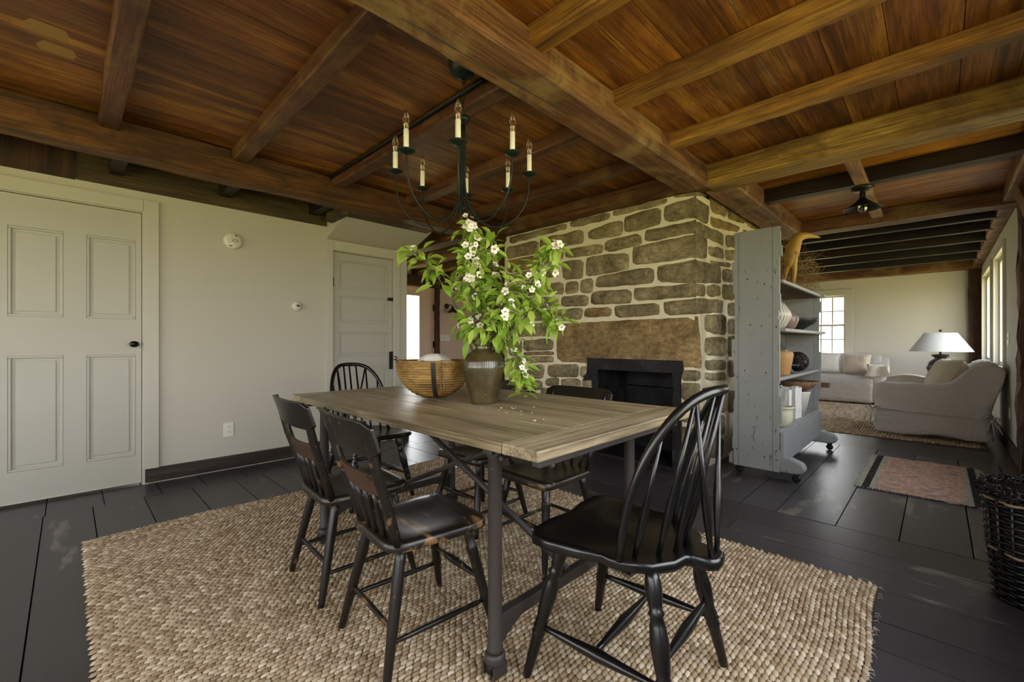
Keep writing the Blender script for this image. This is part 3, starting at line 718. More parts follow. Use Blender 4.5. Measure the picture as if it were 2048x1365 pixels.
# ================================================================== stone fireplace
FY = 3.50; FX = -1.39
fp = thing('fireplace', 'stone fireplace with wide pale mortar joints and black firebox', 'fireplace', (-2.46, 4.3, 0))
OX0, OX1, OZ = -2.383, -1.505, .80
mb = MB()
mb.box(-3.545, OX0, FY, 5.2, 0, 2.26); mb.box(OX1, FX, FY, 5.2, 0, 2.262); mb.box(OX0, OX1, FY, 5.2, OZ, 2.262); mb.box(OX0, OX1, FY+.62, 5.2, 0, OZ)
mb.build('mortar', M['mortar'], fp, world=True)
ZO, ZS = (980, 360), 2.275
def zp(q): return (ZO[0]+q[0]/ZS, ZO[1]+q[1]/ZS)
STN = [0]
def kd_(s, corner, wd): return (corner > 0 and (1-s)*wd < .03) or (corner < 0 and s*wd < .03)
def stone_patch(mb, quad, proud, side, seed, nu=8, nv=5, corner=0.0):
    """quad TL,TR,BR,BL as (u,z) on a face; rounded, hammered slab standing proud of the mortar"""
    tl, tr, br, bl = [Vector(q) for q in quad]
    g = .005; tl = tl+Vector((-g*(corner >= 0), g)); bl = bl+Vector((-g*(corner >= 0), -g)); tr = tr+Vector((g*(corner <= 0), g)); br = br+Vector((g*(corner <= 0), -g))
    wd = (tr-tl).length; ht = (tl-bl).length
    nu = max(6, min(18, int(wd/.035))); nv = max(5, min(10, int(ht/.022)))
    rr = min(.03, ht*.35)
    kq = (.22+.12*abs(math.sin(seed*1.7)))*min(1.0, .30/max(wd, ht))*min(1.0, .16/ht); ctr = (tl+tr+bl+br)/4
    def pt(s, t):
        S_, T_ = s*2-1, t*2-1
        if corner > 0: S2, T2 = S_ if S_ > 0 else S_*math.sqrt(1-kq*T_*T_/2), T_*math.sqrt(1-kq*(min(S_, 0))**4/2)
        elif corner < 0: S2, T2 = S_ if S_ < 0 else S_*math.sqrt(1-kq*T_*T_/2), T_*math.sqrt(1-kq*(max(S_, 0))**4/2)
        else: S2, T2 = S_*math.sqrt(1-kq*T_**4*.8), T_*math.sqrt(1-kq*S_**4*.9)
        s1, t1 = (S2+1)/2, (T2+1)/2
        p = (tl*(1-s1)+tr*s1)*(1-t1) + (bl*(1-s1)+br*s1)*t1
        ds = min(s, 1-s)*wd; dt = min(t, 1-t)*ht
        if corner > 0: ds = s*wd
        if corner < 0: ds = (1-s)*wd
        j = Vector((nz((p.x, p.y, 0), 9, seed), nz((p.y, p.x, 3), 9, seed)))*.009
        if min(s, 1-s) < 1e-6 or min(t, 1-t) < 1e-6: p = p+Vector((j.x*1.3*(0 if kd_(s, corner, wd) else 1), j.y*1.3*(0 if kd_(s, corner, wd) else 1)))
        e = min(1.0, min(ds, dt)/.018); e = math.sqrt(max(0, 1-(1-e)**2))
        kd = min(1, (1-s)*wd/.04) if corner > 0 else (min(1, s*wd/.04) if corner < 0 else 1)
        h = proud*e + kd*(nz((p.x, p.y, seed), 9, seed)*.007 + nz((p.x, p.y, seed), 28, seed)*.004)*e
        h -= .003*(1-e)
        return (p.x, FY-h, p.y) if side == 'f' else (FX+h, p.x, p.y)
    mb.grid(lambda s, t: pt(s, t), nu, nv, True)
    if side == 'f':
        # face order so normals look out of the wall
        pass
def conv_front(q): return [(lambda w: (w.x, w.z))(P(*zp(c), 'y', FY)) for c in q]
def conv_side(q): return [(lambda w: (w.y, w.z))(P(*zp(c), 'x', FX)) for c in q]
def add_stone(qf=None, qs=None, mat='stone', proud=None, raw=False):
    STN[0] += 1; sd = STN[0]*5.31; mb = MB(); pr = proud or (.012+.010*abs(math.sin(sd)))
    if qf: stone_patch(mb, qf if raw else conv_front(qf), pr, 'f', sd, corner=1.0 if qs else 0)
    if qs: stone_patch(mb, qs if raw else conv_side(qs), pr, 's', sd, corner=-1.0 if qf else 0)
    return mb.build('stone', M[mat], fp, world=True)
front = [
 [(88,262),(350,197),(352,222),(90,292)], [(362,192),(548,148),(545,180),(365,220)], [(557,142),(808,85),(805,107),(560,168)],
 [(75,305),(222,275),(222,335),(75,362)], [(228,268),(425,225),(428,285),(228,325)], [(445,232),(607,175),(605,255),(450,275)], [(610,165),(778,122),(778,205),(610,245)],
 [(75,368),(225,342),(230,400),(80,425)], [(232,342),(335,320),(335,362),(235,382)], [(342,318),(515,288),(515,335),(342,360)], [(520,280),(690,240),(690,298),(522,332)],
 [(80,432),(312,388),(314,440),(85,472)], [(325,372),(428,360),(425,450),(330,455)], [(437,352),(632,328),(632,410),(435,442)],
 [(85,480),(335,465),(335,522),(85,530)], [(345,465),(405,458),(402,515),(342,520)], [(412,455),(470,447),(468,512),(410,515)], [(485,440),(748,392),(748,470),(478,495)],
 [(85,538),(312,532),(312,580),(85,582)], [(322,533),(450,520),(447,575),(322,578)], [(460,510),(645,497),(645,562),(458,570)],
 [(80,590),(298,588),(298,640),(80,642)], [(305,590),(425,582),(415,635),(302,645)], [(430,588),(555,578),(555,620),(428,628)], [(565,575),(775,560),(775,615),(568,627)],
 [(78,652),(288,650),(288,712),(78,715)], [(85,724),(145,724),(145,800),(85,802)], [(152,730),(290,722),(288,775),(152,780)], [(152,786),(292,782),(292,797),(152,800)],
 [(85,812),(150,810),(150,870),(85,872)], [(155,805),(290,803),(288,830),(155,834)], [(165,845),(250,840),(245,905),(160,905)], [(260,842),(408,838),(402,900),(262,895)], [(412,850),(447,847),(447,895),(412,900)],
 [(85,880),(155,880),(155,955),(85,955)], [(170,912),(243,912),(238,960),(165,958)], [(255,905),(315,897),(312,935),(250,935)], [(322,905),(412,905),(412,955),(325,945)], [(230,945),(400,958),(400,1000),(230,1000)], [(420,905),(470,905),(470,985),(420,985)],
]
for i, q in enumerate(front): add_stone(q, mat='stone_b' if i in (23, 28, 7) else 'stone')
# lintel over the firebox
add_stone([(300,655),(945,622),(962,858),(300,830)], mat='stone_b', proud=.018)
# quoins that turn the corner
CX = 948   # picture column of the corner (in the traced crop)
quo = [([(835,72),(950,50),(950,66),(838,82)], [(952,50),(985,62),(985,76),(952,66)]),
 ([(790,120),(940,75),(935,172),(792,197)], [(941,76),(997,118),(990,205),(938,175)]),
 ([(703,230),(938,183),(938,240),(705,285)], [(940,184),(1060,245),(1062,300),(940,241)]),
 ([(648,305),(928,247),(926,355),(648,390)], [(930,249),(985,265),(985,360),(928,356)]),
 ([(760,395),(938,362),(940,468),(760,468)], [(940,364),(1048,395),(1050,468),(942,466)]),
 ([(655,495),(942,470),(945,530),(655,555)], [(944,471),(980,478),(978,528),(946,529)]),
 ([(785,555),(946,540),(946,610),(800,618)], [(948,541),(1060,545),(1058,605),(948,606)])]
for a, b in quo:
    # slide both halves to the true corner
    f = conv_front(a); s = conv_side(b)
    f = [f[0], (FX+.016, f[1][1]), (FX+.016, f[2][1]), f[3]]
    s = [(FY-.016, f[1][1]), (s[1][0], s[1][1]), (s[2][0], s[2][1]), (FY-.016, f[2][1])]
    add_stone(f, s, raw=True, proud=.016)
side = [[(998,72),(1075,95),(1075,170),(1003,145)], [(1080,112),(1160,150),(1158,200),(1080,178)], [(1168,165),(1245,205),(1245,240),(1168,210)],
 [(1003,165),(1140,215),(1125,238),(1003,212)], [(1150,225),(1240,262),(1240,300),(1150,262)], [(992,300),(1060,312),(1062,360),(994,346)], [(1000,368),(1095,380),(1095,398),(1000,382)],
 [(985,480),(1045,480),(1045,530),(985,530)], [(1053,480),(1110,475),(1110,550),(1056,545)], [(1056,405),(1110,405),(1110,468),(1056,465)], [(975,615),(1070,610),(1072,710),(975,692)],
 [(978,718),(1072,714),(1072,805),(975,797)], [(978,820),(1072,820),(1070,865),(978,868)], [(1070,250),(1120,256),(1120,310),(1072,305)], [(1068,320),(1120,320),(1118,370),(1070,362)],
 [(1080,562),(1118,560),(1118,620),(1080,620)], [(1080,635),(1115,630),(1115,700),(1080,705)], [(1080,712),(1118,712),(1118,805),(1080,805)], [(1080,825),(1115,820),(1115,900),(1080,895)],
 [(975,880),(1072,878),(1070,912),(975,912)], [(985,968),(1075,962),(1075,1060),(985,1060)], [(1082,960),(1120,960),(1120,1060),(1082,1060)], [(975,1075),(1070,1072),(1065,1160),(975,1165)], [(975,1180),(1060,1172),(1055,1260),(975,1270)], [(1128,320),(1200,322),(1200,390),(1128,388)], [(1128,400),(1200,400),(1200,470),(1128,470)]]
for q in side:
    s = conv_side(q); s = [(max(FY+.012, u), z) for u, z in s]; add_stone(None, s, raw=True, mat='stone_b' if len(q) and q[0][1] < 240 else 'stone')
# pier right of the firebox
pier = [[(852,868),(995,868),(997,915),(855,915)], [(852,930),(995,922),(995,1005),(855,1005)], [(860,1020),(985,1012),(975,1110),(865,1110)], [(885,1135),(980,1130),(975,1225),(890,1225)], [(890,1240),(970,1240),(960,1325),(885,1330)]]
for q in pier:
    f = conv_front(q); z0, z1 = max(.01, (f[2][1]+f[3][1])/2), (f[0][1]+f[1][1])/2
    add_stone([(OX1+.008, z1), (FX+.016, z1), (FX+.016, z0), (OX1+.008, z0)], [(FY-.016, z1), (FY+.10, z1-.005), (FY+.10, z0+.005), (FY-.016, z0)], raw=True, proud=.016)
# lower left stones behind the table
for (x0, x1, z0, z1) in ((-2.72, -2.40, .36, .50), (-2.72, -2.40, .02, .34), (-3.10, -2.74, .24, .5), (-3.10, -2.74, .02, .22), (-3.5, -3.13, .26, .52), (-3.5, -3.13, .02, .24)):
    add_stone([(x0, z1), (x1, z1), (x1, z0), (x0, z0)], raw=True)
# sooty firebox: lintel bar, splayed cheeks, hearth back
def rough_block(name, x0, x1, y0, y1, z0, z1, amp=.012, n=.05, mat='soot'):
    mb = MB(); sd = x0*7+z0*3
    def face(o, a, b):
        o, a, b = Vector(o), Vector(a), Vector(b); nu = max(2, int(a.length/n)); nv = max(2, int(b.length/n)); nn = a.cross(b).normalized()
        mb.grid(lambda s, t: o+a*s+b*t+nn*(nz(o+a*s+b*t, 7, sd)*amp+nz(o+a*s+b*t, 22, sd)*amp*.5), nu, nv, True)
    dx, dy, dz = x1-x0, y1-y0, z1-z0
    face((x0, y0, z0), (dx, 0, 0), (0, 0, dz)); face((x1, y0, z0), (0, dy, 0), (0, 0, dz)); face((x0, y1, z0), (0, -dy, 0), (0, 0, dz)); face((x1, y1, z0), (-dx, 0, 0), (0, 0, dz))
    face((x0, y0, z1), (dx, 0, 0), (0, dy, 0)); face((x0, y1, z0), (dx, 0, 0), (0, -dy, 0))
    return mb.build(name, M[mat], fp, world=True)
rough_block('soot_lintel', OX0-.02, OX1+.03, FY-.022, FY+.2, .80, .905, .006)
rough_block('firebox_cheek', OX0-.06, OX0+.10, FY-.016, FY+.62, 0, .80, .012)
rough_block('firebox_cheek', OX1-.06, OX1+.012, FY-.014, FY+.62, 0, .80, .012)
for i, (x0, x1, z0, z1) in enumerate(((OX0+.08, OX1-.05, .0, .2), (OX0+.08, -1.9, .2, .45), (-1.9, OX1-.05, .2, .42), (OX0+.08, OX1-.05, .42, .62), (OX0+.08, OX1-.05, .62, .81))):
    rough_block('firebox_stone', x0, x1, FY+.50+.02*(i % 2), FY+.66, z0+.006, z1-.006, .025, .06)
rough_block('hearth_slab', OX0-.02, OX1+.02, FY-.02, FY+.62, 0.0, .022, .004)
# timber stub built into the side of the stack
MB().box(FX-.05, FX+.075, 3.66, 4.02, .615, .675).build('timber_stub', M['shelf_w'], fp, world=True, bevel=.004)

# ================================================================== jute rug
RX0, RX1, RY0, RY1 = -3.20, -.17, .05, 2.43
def jute_rug(name, label, x0, x1, y0, y1, sp, bl, h, seed, thick=.010):
    rs = np.random.RandomState(seed)
    t = thing(name, label, 'rug', ((x0+x1)/2, (y0+y1)/2, 0))
    MB().box(x0+.015, x1-.015, y0+.012, y1-.012, 0.0015, thick*.75).build('backing', M['basket'], t, world=True)
    nr = int((x1-x0)/sp); nb = int((y1-y0)/bl)
    seg, st = 6, 2
    base = []
    for j in range(1, st+1):
        th = math.pi*j/(st+1)
        for k in range(seg): a = math.pi*k/(seg-1); base.append((math.sin(th)*math.cos(a), -math.cos(th), math.sin(th)*math.sin(a)))
    base = [(0, -1, 0.0)] + base + [(0, 1, 0.0)]
    B = np.array(base); nvb = len(B)
    faces = []
    for k in range(seg-1): faces.append((0, 1+k+1, 1+k, 0))
    for j in range(st-1):
        for k in range(seg-1): a = 1+j*seg+k; faces.append((a, a+1, a+seg+1, a+seg))
    for k in range(seg-1): a = 1+(st-1)*seg+k; faces.append((a, a+1, nvb-1, nvb-1))
    ii, jj = np.meshgrid(np.arange(nr), np.arange(nb), indexing='ij'); ii = ii.ravel(); jj = jj.ravel(); N = len(ii)
    cx = x0 + (ii+.5)*sp + rs.uniform(-.0012, .0012, N); cy = y0 + (jj+.5+.5*(ii % 2))*bl + rs.uniform(-.0015, .0015, N)
    rowj = rs.uniform(-.004, .004, nr); cy = cy + rowj[ii]
    wob = .012*np.sin(cy*3.1+seed) + .008*np.sin(cy*7.7)
    cx = cx + wob
    ang = np.where(jj % 2 == 0, .22, .30) + rs.uniform(-.10, .10, N); sc = rs.uniform(.85, 1.15, N)
    lx = B[None, :, 0]*(sp*.57)*sc[:, None]; ly = B[None, :, 1]*(bl*.64); lz = B[None, :, 2]*h*sc[:, None]
    ca, sa = np.cos(ang)[:, None], np.sin(ang)[:, None]
    X = cx[:, None] + lx*ca - ly*sa; Y = cy[:, None] + lx*sa + ly*ca; Z = thick*.55 + lz
    V = np.stack([X, Y, Z], -1).reshape(-1, 3)
    ox, oy = (x0+x1)/2, (y0+y1)/2; V[:, 0] -= ox; V[:, 1] -= oy
    tri = [];
    for f in faces:
        g = list(dict.fromkeys(f))
        if len(g) == 4: tri += [(g[0], g[1], g[2]), (g[0], g[2], g[3])]
        else: tri.append(tuple(g))
    T = np.array(tri); FA = (T[None] + (np.arange(N)*nvb)[:, None, None]).reshape(-1, 3)
    me = bpy.data.meshes.new('braid'); me.vertices.add(len(V)); me.vertices.foreach_set('co', V.ravel().astype(np.float32))
    me.loops.add(FA.size); me.loops.foreach_set('vertex_index', FA.ravel().astype(np.int32))
    me.polygons.add(len(FA)); me.polygons.foreach_set('loop_start', (np.arange(len(FA))*3).astype(np.int32)); me.polygons.foreach_set('loop_total', np.full(len(FA), 3, np.int32))
    me.polygons.foreach_set('use_smooth', np.ones(len(FA), bool))
    at = me.attributes.new('tint', 'FLOAT', 'POINT'); at.data.foreach_set('value', np.repeat(np.clip(rs.normal(.5, .25, N), 0, 1), nvb).astype(np.float32))
    me.update(calc_edges=True); me.validate()
    o = bpy.data.objects.new('braid', me); C.objects.link(o); me.materials.append(M['jute']); o.parent = t; o['kind'] = 'stuff'
    # frayed tufts along the cut ends
    fr = MB()
    for k in range(int((y1-y0)*50)):
        for xe, s in ((x0, -1), (x1, 1)):
            yy = rs.uniform(y0, y1); p = Vector((xe+.012*math.sin(yy*3.1+seed), yy, .006)); L = rs.uniform(.006, .02)
            fr.tube([p, p+Vector((s*L*.6, rs.uniform(-.01, .01), .003)), p+Vector((s*L, rs.uniform(-.012, .012), -.003))], [.0012, .0008, .0004], 3, cap=False)
    f = fr.build('fringe', M['linen_b'], t, world=True); f['kind'] = 'stuff'
    return t
jute_rug('jute_rug', 'large braided natural jute rug under the dining table', RX0, RX1, RY0, RY1, .0175, .027, .0095, 3)
RUG = .0160

# ================================================================== dining table
TX0, TX1, TY0, TY1, TZ = -2.51, -.735, .845, 1.845, .77
tb = thing('dining_table', 'weathered plank dining table on worn iron legs with casters', 'table', ((TX0+TX1)/2, (TY0+TY1)/2, 0))
R4 = random.Random(4)
for (a, b) in ((TX0, TX0+.135), (TX1-.135, TX1)):
    MB().box(a+.001, b-.001, TY0, TY1, TZ-.031, TZ).build('end_board', M['tableY'], tb, world=True, bevel=.004)
ws = [.13, .155, .14, .15, .14, .15, .135]; y = TY0
for k, w in enumerate(ws):
    MB().box(TX0+.137, TX1-.137, y+.0012, y+w-.0012, TZ-.031+R4.uniform(-.0006, .0004), TZ+R4.uniform(-.0015, .0003)).build('table_board', M['table'], tb, world=True, bevel=.0025); y += w
LXL, LXR, LYN, LYF = -2.27, -.985, .93, 1.755
for x in (LXL, LXR):
    MB().box(x-.02, x+.02, TY0+.05, TY1-.05, TZ-.062, TZ-.033).build('top_rail', M['iron'], tb, world=True, bevel=.003)
    MB().box(x-.016, x+.016, LYN, LYF, .165, .205).build('stretcher', M['iron'], tb, world=True, bevel=.003)
MB().box(TX1-.075, TX1-.045, TY0+.06, TY1-.06, TZ-.066, TZ-.033).build('end_rail', M['iron'], tb, world=True, bevel=.003)
MB().box(TX0+.045, TX0+.075, TY0+.06, TY1-.06, TZ-.066, TZ-.033).build('end_rail', M['iron'], tb, world=True, bevel=.003)
for yy in (LYN, LYF):
    MB().box(LXL, LXR, yy-.006, yy+.006, TZ-.060, TZ-.034).build('side_rail', M['iron'], tb, world=True, bevel=.002)
for x in (LXL, LXR):
    for yy, s in ((LYN, 1), (LYF, -1)):
        lg = MB().lathe((x, yy, .092), [(.026, 0), (.026, .012), (.022, .02), (.022, .60), (.027, .605), (.027, .622), (.022, .63), (.022, .645)], 14, close=True).build('leg', M['iron'], tb, world=True)
        MB().prism([(yy+s*.02, .165), (yy+s*.14, .165), (yy+s*.10, .15), (yy+s*.05, .125), (yy+s*.02, .10)], x-.006, x+.006, cvx).build('gusset', M['iron'], tb, world=True)
        cs = MB().lathe((x, yy, .058), [(.03, 0), (.034, .006), (.034, .024), (.028, .034)], 12, close=True); cs.box(x-.026, x-.02, yy-.028, yy+.028, .022, .062); cs.box(x+.02, x+.026, yy-.028, yy+.028, .022, .062)
        co = cs.build('caster', M['iron'], tb, world=True)
        wh = MB().lathe((0, 0, 0), [(.010, -.014), (.026, -.014), (.030, -.008), (.030, .008), (.026, .014), (.010, .014)], 18, close=True); wh.v = [(x+p[2], yy+p[0], .045+p[1]) for p in wh.v]
        wh.build('wheel', M['rubber'], co, world=True)
        MB().box(x-.03, x+.03, yy-.012, yy+.012, TZ-.05, TZ-.032).build('bracket', M['iron'], tb, world=True, bevel=.002)
YM = 1.315
for (p, q) in (((LXR, YM-.012, .205), (LXL+.09, YM-.012, TZ-.05)), ((LXL, YM+.012, .205), (LXR-.09, YM+.012, TZ-.05))):
    MB().tube([p, Vector(p).lerp(Vector(q), .45), Vector(p).lerp(Vector(q), .5), Vector(p).lerp(Vector(q), .55), q], [.013, .013, .017, .013, .013], 10).build('cross_brace', M['iron'], tb, world=True)
MB().ball(((LXL+LXR)/2, YM-.028, (.205+TZ-.05)/2), .010, 8, 5).build('brace_bolt', M['mercury'], tb, world=True)
for k, (x, yy) in enumerate(((TX1-.06, TY0+.13), (TX1-.06, TY1-.2), (LXR+.04, LYN-.01))):
    MB().ball((x, yy, TZ-.072), .010, 8, 5).build('bolt', M['iron'], tb, world=True)

# ================================================================== chairs
def rounded(poly, r, n=4):
    out = []; N = len(poly)
    for i in range(N):
        p = Vector(poly[i]); a = Vector(poly[i-1]); b = Vector(poly[(i+1) % N])
        rr = min(r, (a-p).length*.45, (b-p).length*.45); p0 = p+(a-p).normalized()*rr; p1 = p+(b-p).normalized()*rr
        for k in range(n+1):
            t = k/n; out.append(tuple((p0*(1-t)**2 + p*2*t*(1-t) + p1*t*t)))
    return out
def slab(mb, outline, z0, z1, edge=.008, dish=None, nr=7):
    """seat: outline (x,y) with rolled edges and a scooped top"""
    c = Vector((sum(p[0] for p in outline)/len(outline), sum(p[1] for p in outline)/len(outline))); n = len(outline)
    def ring(f, z): return [(c.x+(p[0]-c.x)*f, c.y+(p[1]-c.y)*f, z) for p in outline]
    rows = [ring(.93, z0), ring(1-edge*.6, z0+edge*.5), ring(1.0, z0+edge*1.3), ring(1.0, z1-edge*1.3), ring(1-edge*1.2, z1-edge*.3)]
    for i in range(nr): rows.append(ring(.965*(1-i/nr), z1))
    vv = []
    for k, r in enumerate(rows):
        for p in r:
            z = p[2]
            if k >= 5 and dish: z += dish(p[0], p[1])
            vv.append((p[0], p[1], z))
    ff = []
    for i in range(len(rows)-1):
        for k in range(n): ff.append((i*n+k, i*n+(k+1) % n, (i+1)*n+(k+1) % n, (i+1)*n+k))
    b = len(vv); zc = z1+(dish(c.x, c.y) if dish else 0); vv.append((c.x, c.y, zc)); vv.append((c.x, c.y, z0))
    for k in range(n): ff.append(((len(rows)-1)*n+k, (len(rows)-1)*n+(k+1) % n, b)); ff.append(((k+1) % n, k, b+1))
    mb.add(vv, ff, True)
def curved_rail(mb, xw, y0f, z0f, zlo, zhi, thick, bow, n=12, tilt=0.0, endr=.0):
    """bent rail: spans -xw..xw, bowed back by bow, between heights"""
    rows = []
    for i in range(n+1):
        s = -1+2*i/n; x = xw*s; yb = y0f-bow*(1-s*s)
        e = 1-max(0, abs(s)-.82)/.18*endr
        zm = (zlo+zhi)/2; hh = (zhi-zlo)/2*e
        for (dy, dz) in ((-thick/2, -1), (thick/2, -1), (thick/2, 1), (-thick/2, 1)):
            z = zm+dz*hh
            rows.append((x, yb+dy-(z-zm)*tilt, z))
    ff = []
    for i in range(n):
        for k in range(4): ff.append((i*4+k, i*4+(k+1) % 4, (i+1)*4+(k+1) % 4, (i+1)*4+k))
    ff += [(3, 2, 1, 0), tuple(n*4+k for k in range(4))]
    mb.add(rows, ff, False)
def plank_chair(label, loc, rz, crest=.80, seat=.405, group=None, red=False):
    t = thing('plank_chair', label, 'chair', loc, rz, group)
    ol = rounded([(-.165, -.185), (.165, -.185), (.185, .10), (.175, .19), (-.175, .19), (-.185, .10)], .07, 5)
    mb = MB(); slab(mb, ol, seat-.034, seat, .012, lambda x, y: -.010*max(0, 1-(x/.15)**2-((y-.02)/.15)**2)+(.006 if y > .15 else 0)); mb.build('seat', M['black_seat'], t)
    back = lambda z: -.150-(z-seat)*.29-.02*((z-seat)/.4)**2
    xw = lambda z: .150+(z-seat)*.075
    for s in (-1, 1):
        zs = [seat-.01, seat+.08, seat+.2, crest-.16, crest-.05, crest+.004]
        rad = [.0145, .0155, .0165, .0165, .015, .009]
        MB().tube([(s*xw(z), back(z)+(.012 if z > crest-.1 else 0), z) for z in zs], rad, 8, flat=.8).build('back_post', M['black_worn'], t)
    mb = MB(); zc = crest-.055; curved_rail(mb, xw(zc)+.045, back(zc)+.012, 0, crest-.105, crest+.008, .016, .030, 14, .33, .35); mb.build('crest_rail', M['black_worn'], t, bevel=.004)
    zl, zh = seat+.155, seat+.225; mb = MB(); curved_rail(mb, xw(zl)-.004, back((zl+zh)/2)+.004, 0, zl, zh, .014, .022, 12, .33); mb.build('middle_rail', M['brown_rail'], t, bevel=.003)
    for k in range(4):
        x = (-.5+k/3)*.185; s = x/.16; yb = back(zl+.01)-.018*(1-s*s)
        MB().turned((x*.95, -.152-.012*(1-s*s), seat-.008), (x*1.06, yb+.004, zl+.012), [(0, .006), (.35, .0095), (.7, .008), (1, .006)], 7).build('spindle', M['black_worn'], t)
    feet = {}
    for sx in (-1, 1):
        for sy in (-1, 1):
            p1 = Vector((sx*.125, sy*.125+.0, seat-.026)); p0 = Vector((sx*.188, sy*.205, 0)); feet[(sx, sy)] = (p0, p1)
            prof = [(0, .0115), (.05, .0135), (.4, .0175), (.55, .018), (.75, .0195), (.9, .0175), (1, .015)] if sy < 0 else [(0, .010), (.05, .012), (.3, .0165), (.33, .0195), (.36, .0165), (.6, .0185), (.78, .020), (.80, .0225), (.82, .0165), (.92, .018), (1, .015)]
            lg = MB().turned(p0, p1, prof, 10).build('leg', M['black_worn'], t)
            if red and sy > 0:
                q = p0.lerp(p1, .80); d = (p1-p0).normalized()
                r_ = MB().tube([q-d*.004, q+d*.004], [.0228, .0228], 10).build('painted_ring', M['brown_rail'], lg); r_.location = Vector(r_.location)-Vector(lg.location)
    def at(k, h): p0, p1 = feet[k]; return p0.lerp(p1, h/p1.z)
    for a, b, h, fat in (((-1, -1), (1, -1), .150, .0095), ((-1, -1), (-1, 1), .115, .010), ((1, -1), (1, 1), .115, .010)):
        MB().turned(at(a, h), at(b, h), [(0, .006), (.15, .0085), (.5, fat), (.85, .0085), (1, .006)], 8).build('stretcher', M['black_worn'], t)
    MB().turned(at((-1, 1), .19), at((1, 1), .19), [(0, .007), (.1, .009), (.3, .011), (.42, .015), (.45, .011), (.5, .0165), (.55, .011), (.58, .015), (.7, .011), (.9, .009), (1, .007)], 9).build('front_stretcher', M['black_worn'], t)
    return t
G = 'plank seat chairs around the dining table'
plank_chair('worn black plank chair nearest the viewer, its back to us', (-1.345, .885, RUG), math.radians(-5), .80, .405, G)
plank_chair('worn black plank chair on near side, left of its twin', (-1.895, .905, RUG), math.radians(-3), .80, .405, G)
plank_chair('worn black plank chair on fireplace side, nearer the windsor chair', (-1.40, 1.665, RUG), math.radians(180-3), .785, .405, G, True)
plank_chair('worn black plank chair on fireplace side, behind the olive vase', (-1.93, 1.70, RUG), math.radians(180+2), .785, .405, G, True)

def windsor(label, loc, rz, scale=1.0):
    t = thing('windsor_chair', label, 'chair', loc, rz, 'bow back windsor chairs at the table ends'); t.scale = (scale,)*3
    seat = .45; mt = M['black']
    half = [(0, .205), (.10, .222), (.19, .218), (.228, .19), (.236, .13), (.225, .05), (.208, -.005), (.198, -.03), (.205, -.055), (.200, -.10), (.165, -.165), (.11, -.205), (.06, -.215), (.048, -.235), (.046, -.275), (.030, -.292), (0, -.295)]
    ol = half + [(-x, y) for x, y in half[::-1][1:-1]]; ol = ol[::-1]
    def dish(x, y):
        d = -.020*math.exp(-((y+.03)/.12)**2)*(1-.35*math.exp(-(x/.05)**2)*(1 if y > -.02 else 0))*max(0, 1-(abs(x)/.21)**4)
        return d - .010*max(0, (y-.12)/.1)**2*(1-.8*math.exp(-(x/.045)**2))
    mb = MB(); slab(mb, ol, seat-.036, seat, .010, dish, 9); mb.build('seat', mt, t)
    # bow
    def bow(a):   # a from 0..pi
        s = math.cos(a); z = math.sin(a)**.72 if 0 < a < math.pi else 0
        x = .198*s if z < .02 else (.198+.012*math.sin(min(1, z*1.6)*math.pi/2))*(abs(s)**.62)*(1 if s > 0 else -1)
        zz = seat-.006+.462*z; return Vector((x, -.085-.125*(1-abs(s))**.8-(zz-seat)*.19*(.6+.4*z), zz))
    pts = [bow(math.pi*i/36) for i in range(37)]
    MB().tube(pts, [.0115+.002*math.sin(math.pi*i/36) for i in range(37)], 9).build('bow', mt, t)
    prof = [(0, .007), (.12, .008), (.25, .0115), (.36, .0125), (.5, .008), (1, .0055)]
    for k in range(7):
        u = (k-3)/3; x0 = u*.15; y0 = -.105-.085*(1-u*u)+.0
        best = min(pts[4:-4], key=lambda p: abs(p.x-u*.172) - p.z*.05)
        MB().turned((x0, y0, seat-.014), best, prof, 7).build('spindle', mt, t)
    for s in (-1, 1):
        best = min(pts[6:-6], key=lambda p: abs(p.x-s*.115) - p.z*.03)
        MB().turned((s*.026, -.272, seat-.008), best, prof, 7).build('brace_spindle', mt, t)
    turn = [(0, .0125), (.05, .014), (.30, .0185), (.325, .0215), (.345, .0165), (.365, .0225), (.385, .0165), (.40, .0215), (.43, .0175), (.47, .0205), (.60, .0255), (.70, .021), (.745, .0165), (.765, .0225), (.785, .0165), (.82, .019), (.90, .023), (.96, .0195), (1, .0165)]
    feet = {}
    for sx in (-1, 1):
        for sy in (-1, 1):
            p1 = Vector((sx*.150, sy*.125-(.03 if sy < 0 else 0), seat-.028)); p0 = Vector((sx*.222, sy*.215-(.025 if sy < 0 else 0), 0)); feet[(sx, sy)] = (p0, p1)
            MB().turned(p0, p1, turn, 12).build('leg', mt, t)
    def at(k, h): p0, p1 = feet[k]; return p0.lerp(p1, h/p1.z)
    sp = [(0, .008), (.12, .0095), (.35, .015), (.5, .018), (.65, .015), (.88, .0095), (1, .008)]
    L = (at((-1, -1), .155), at((-1, 1), .155)); Rr = (at((1, -1), .155), at((1, 1), .155))
    MB().turned(*L, sp, 9).build('stretcher', mt, t); MB().turned(*Rr, sp, 9).build('stretcher', mt, t)
    MB().turned(L[0].lerp(L[1], .52), Rr[0].lerp(Rr[1], .52), sp, 9).build('stretcher', mt, t)
    MB().turned(at((-1, -1), .21), at((1, -1), .21), sp, 9).build('stretcher', mt, t)
    return t
windsor('black bow back windsor chair at the near right end of the table', (-.715, 1.235, RUG), math.radians(94))
windsor('black bow back windsor chair at the far end by the closet door', (-2.75, 1.42, RUG), math.radians(-90), .97)
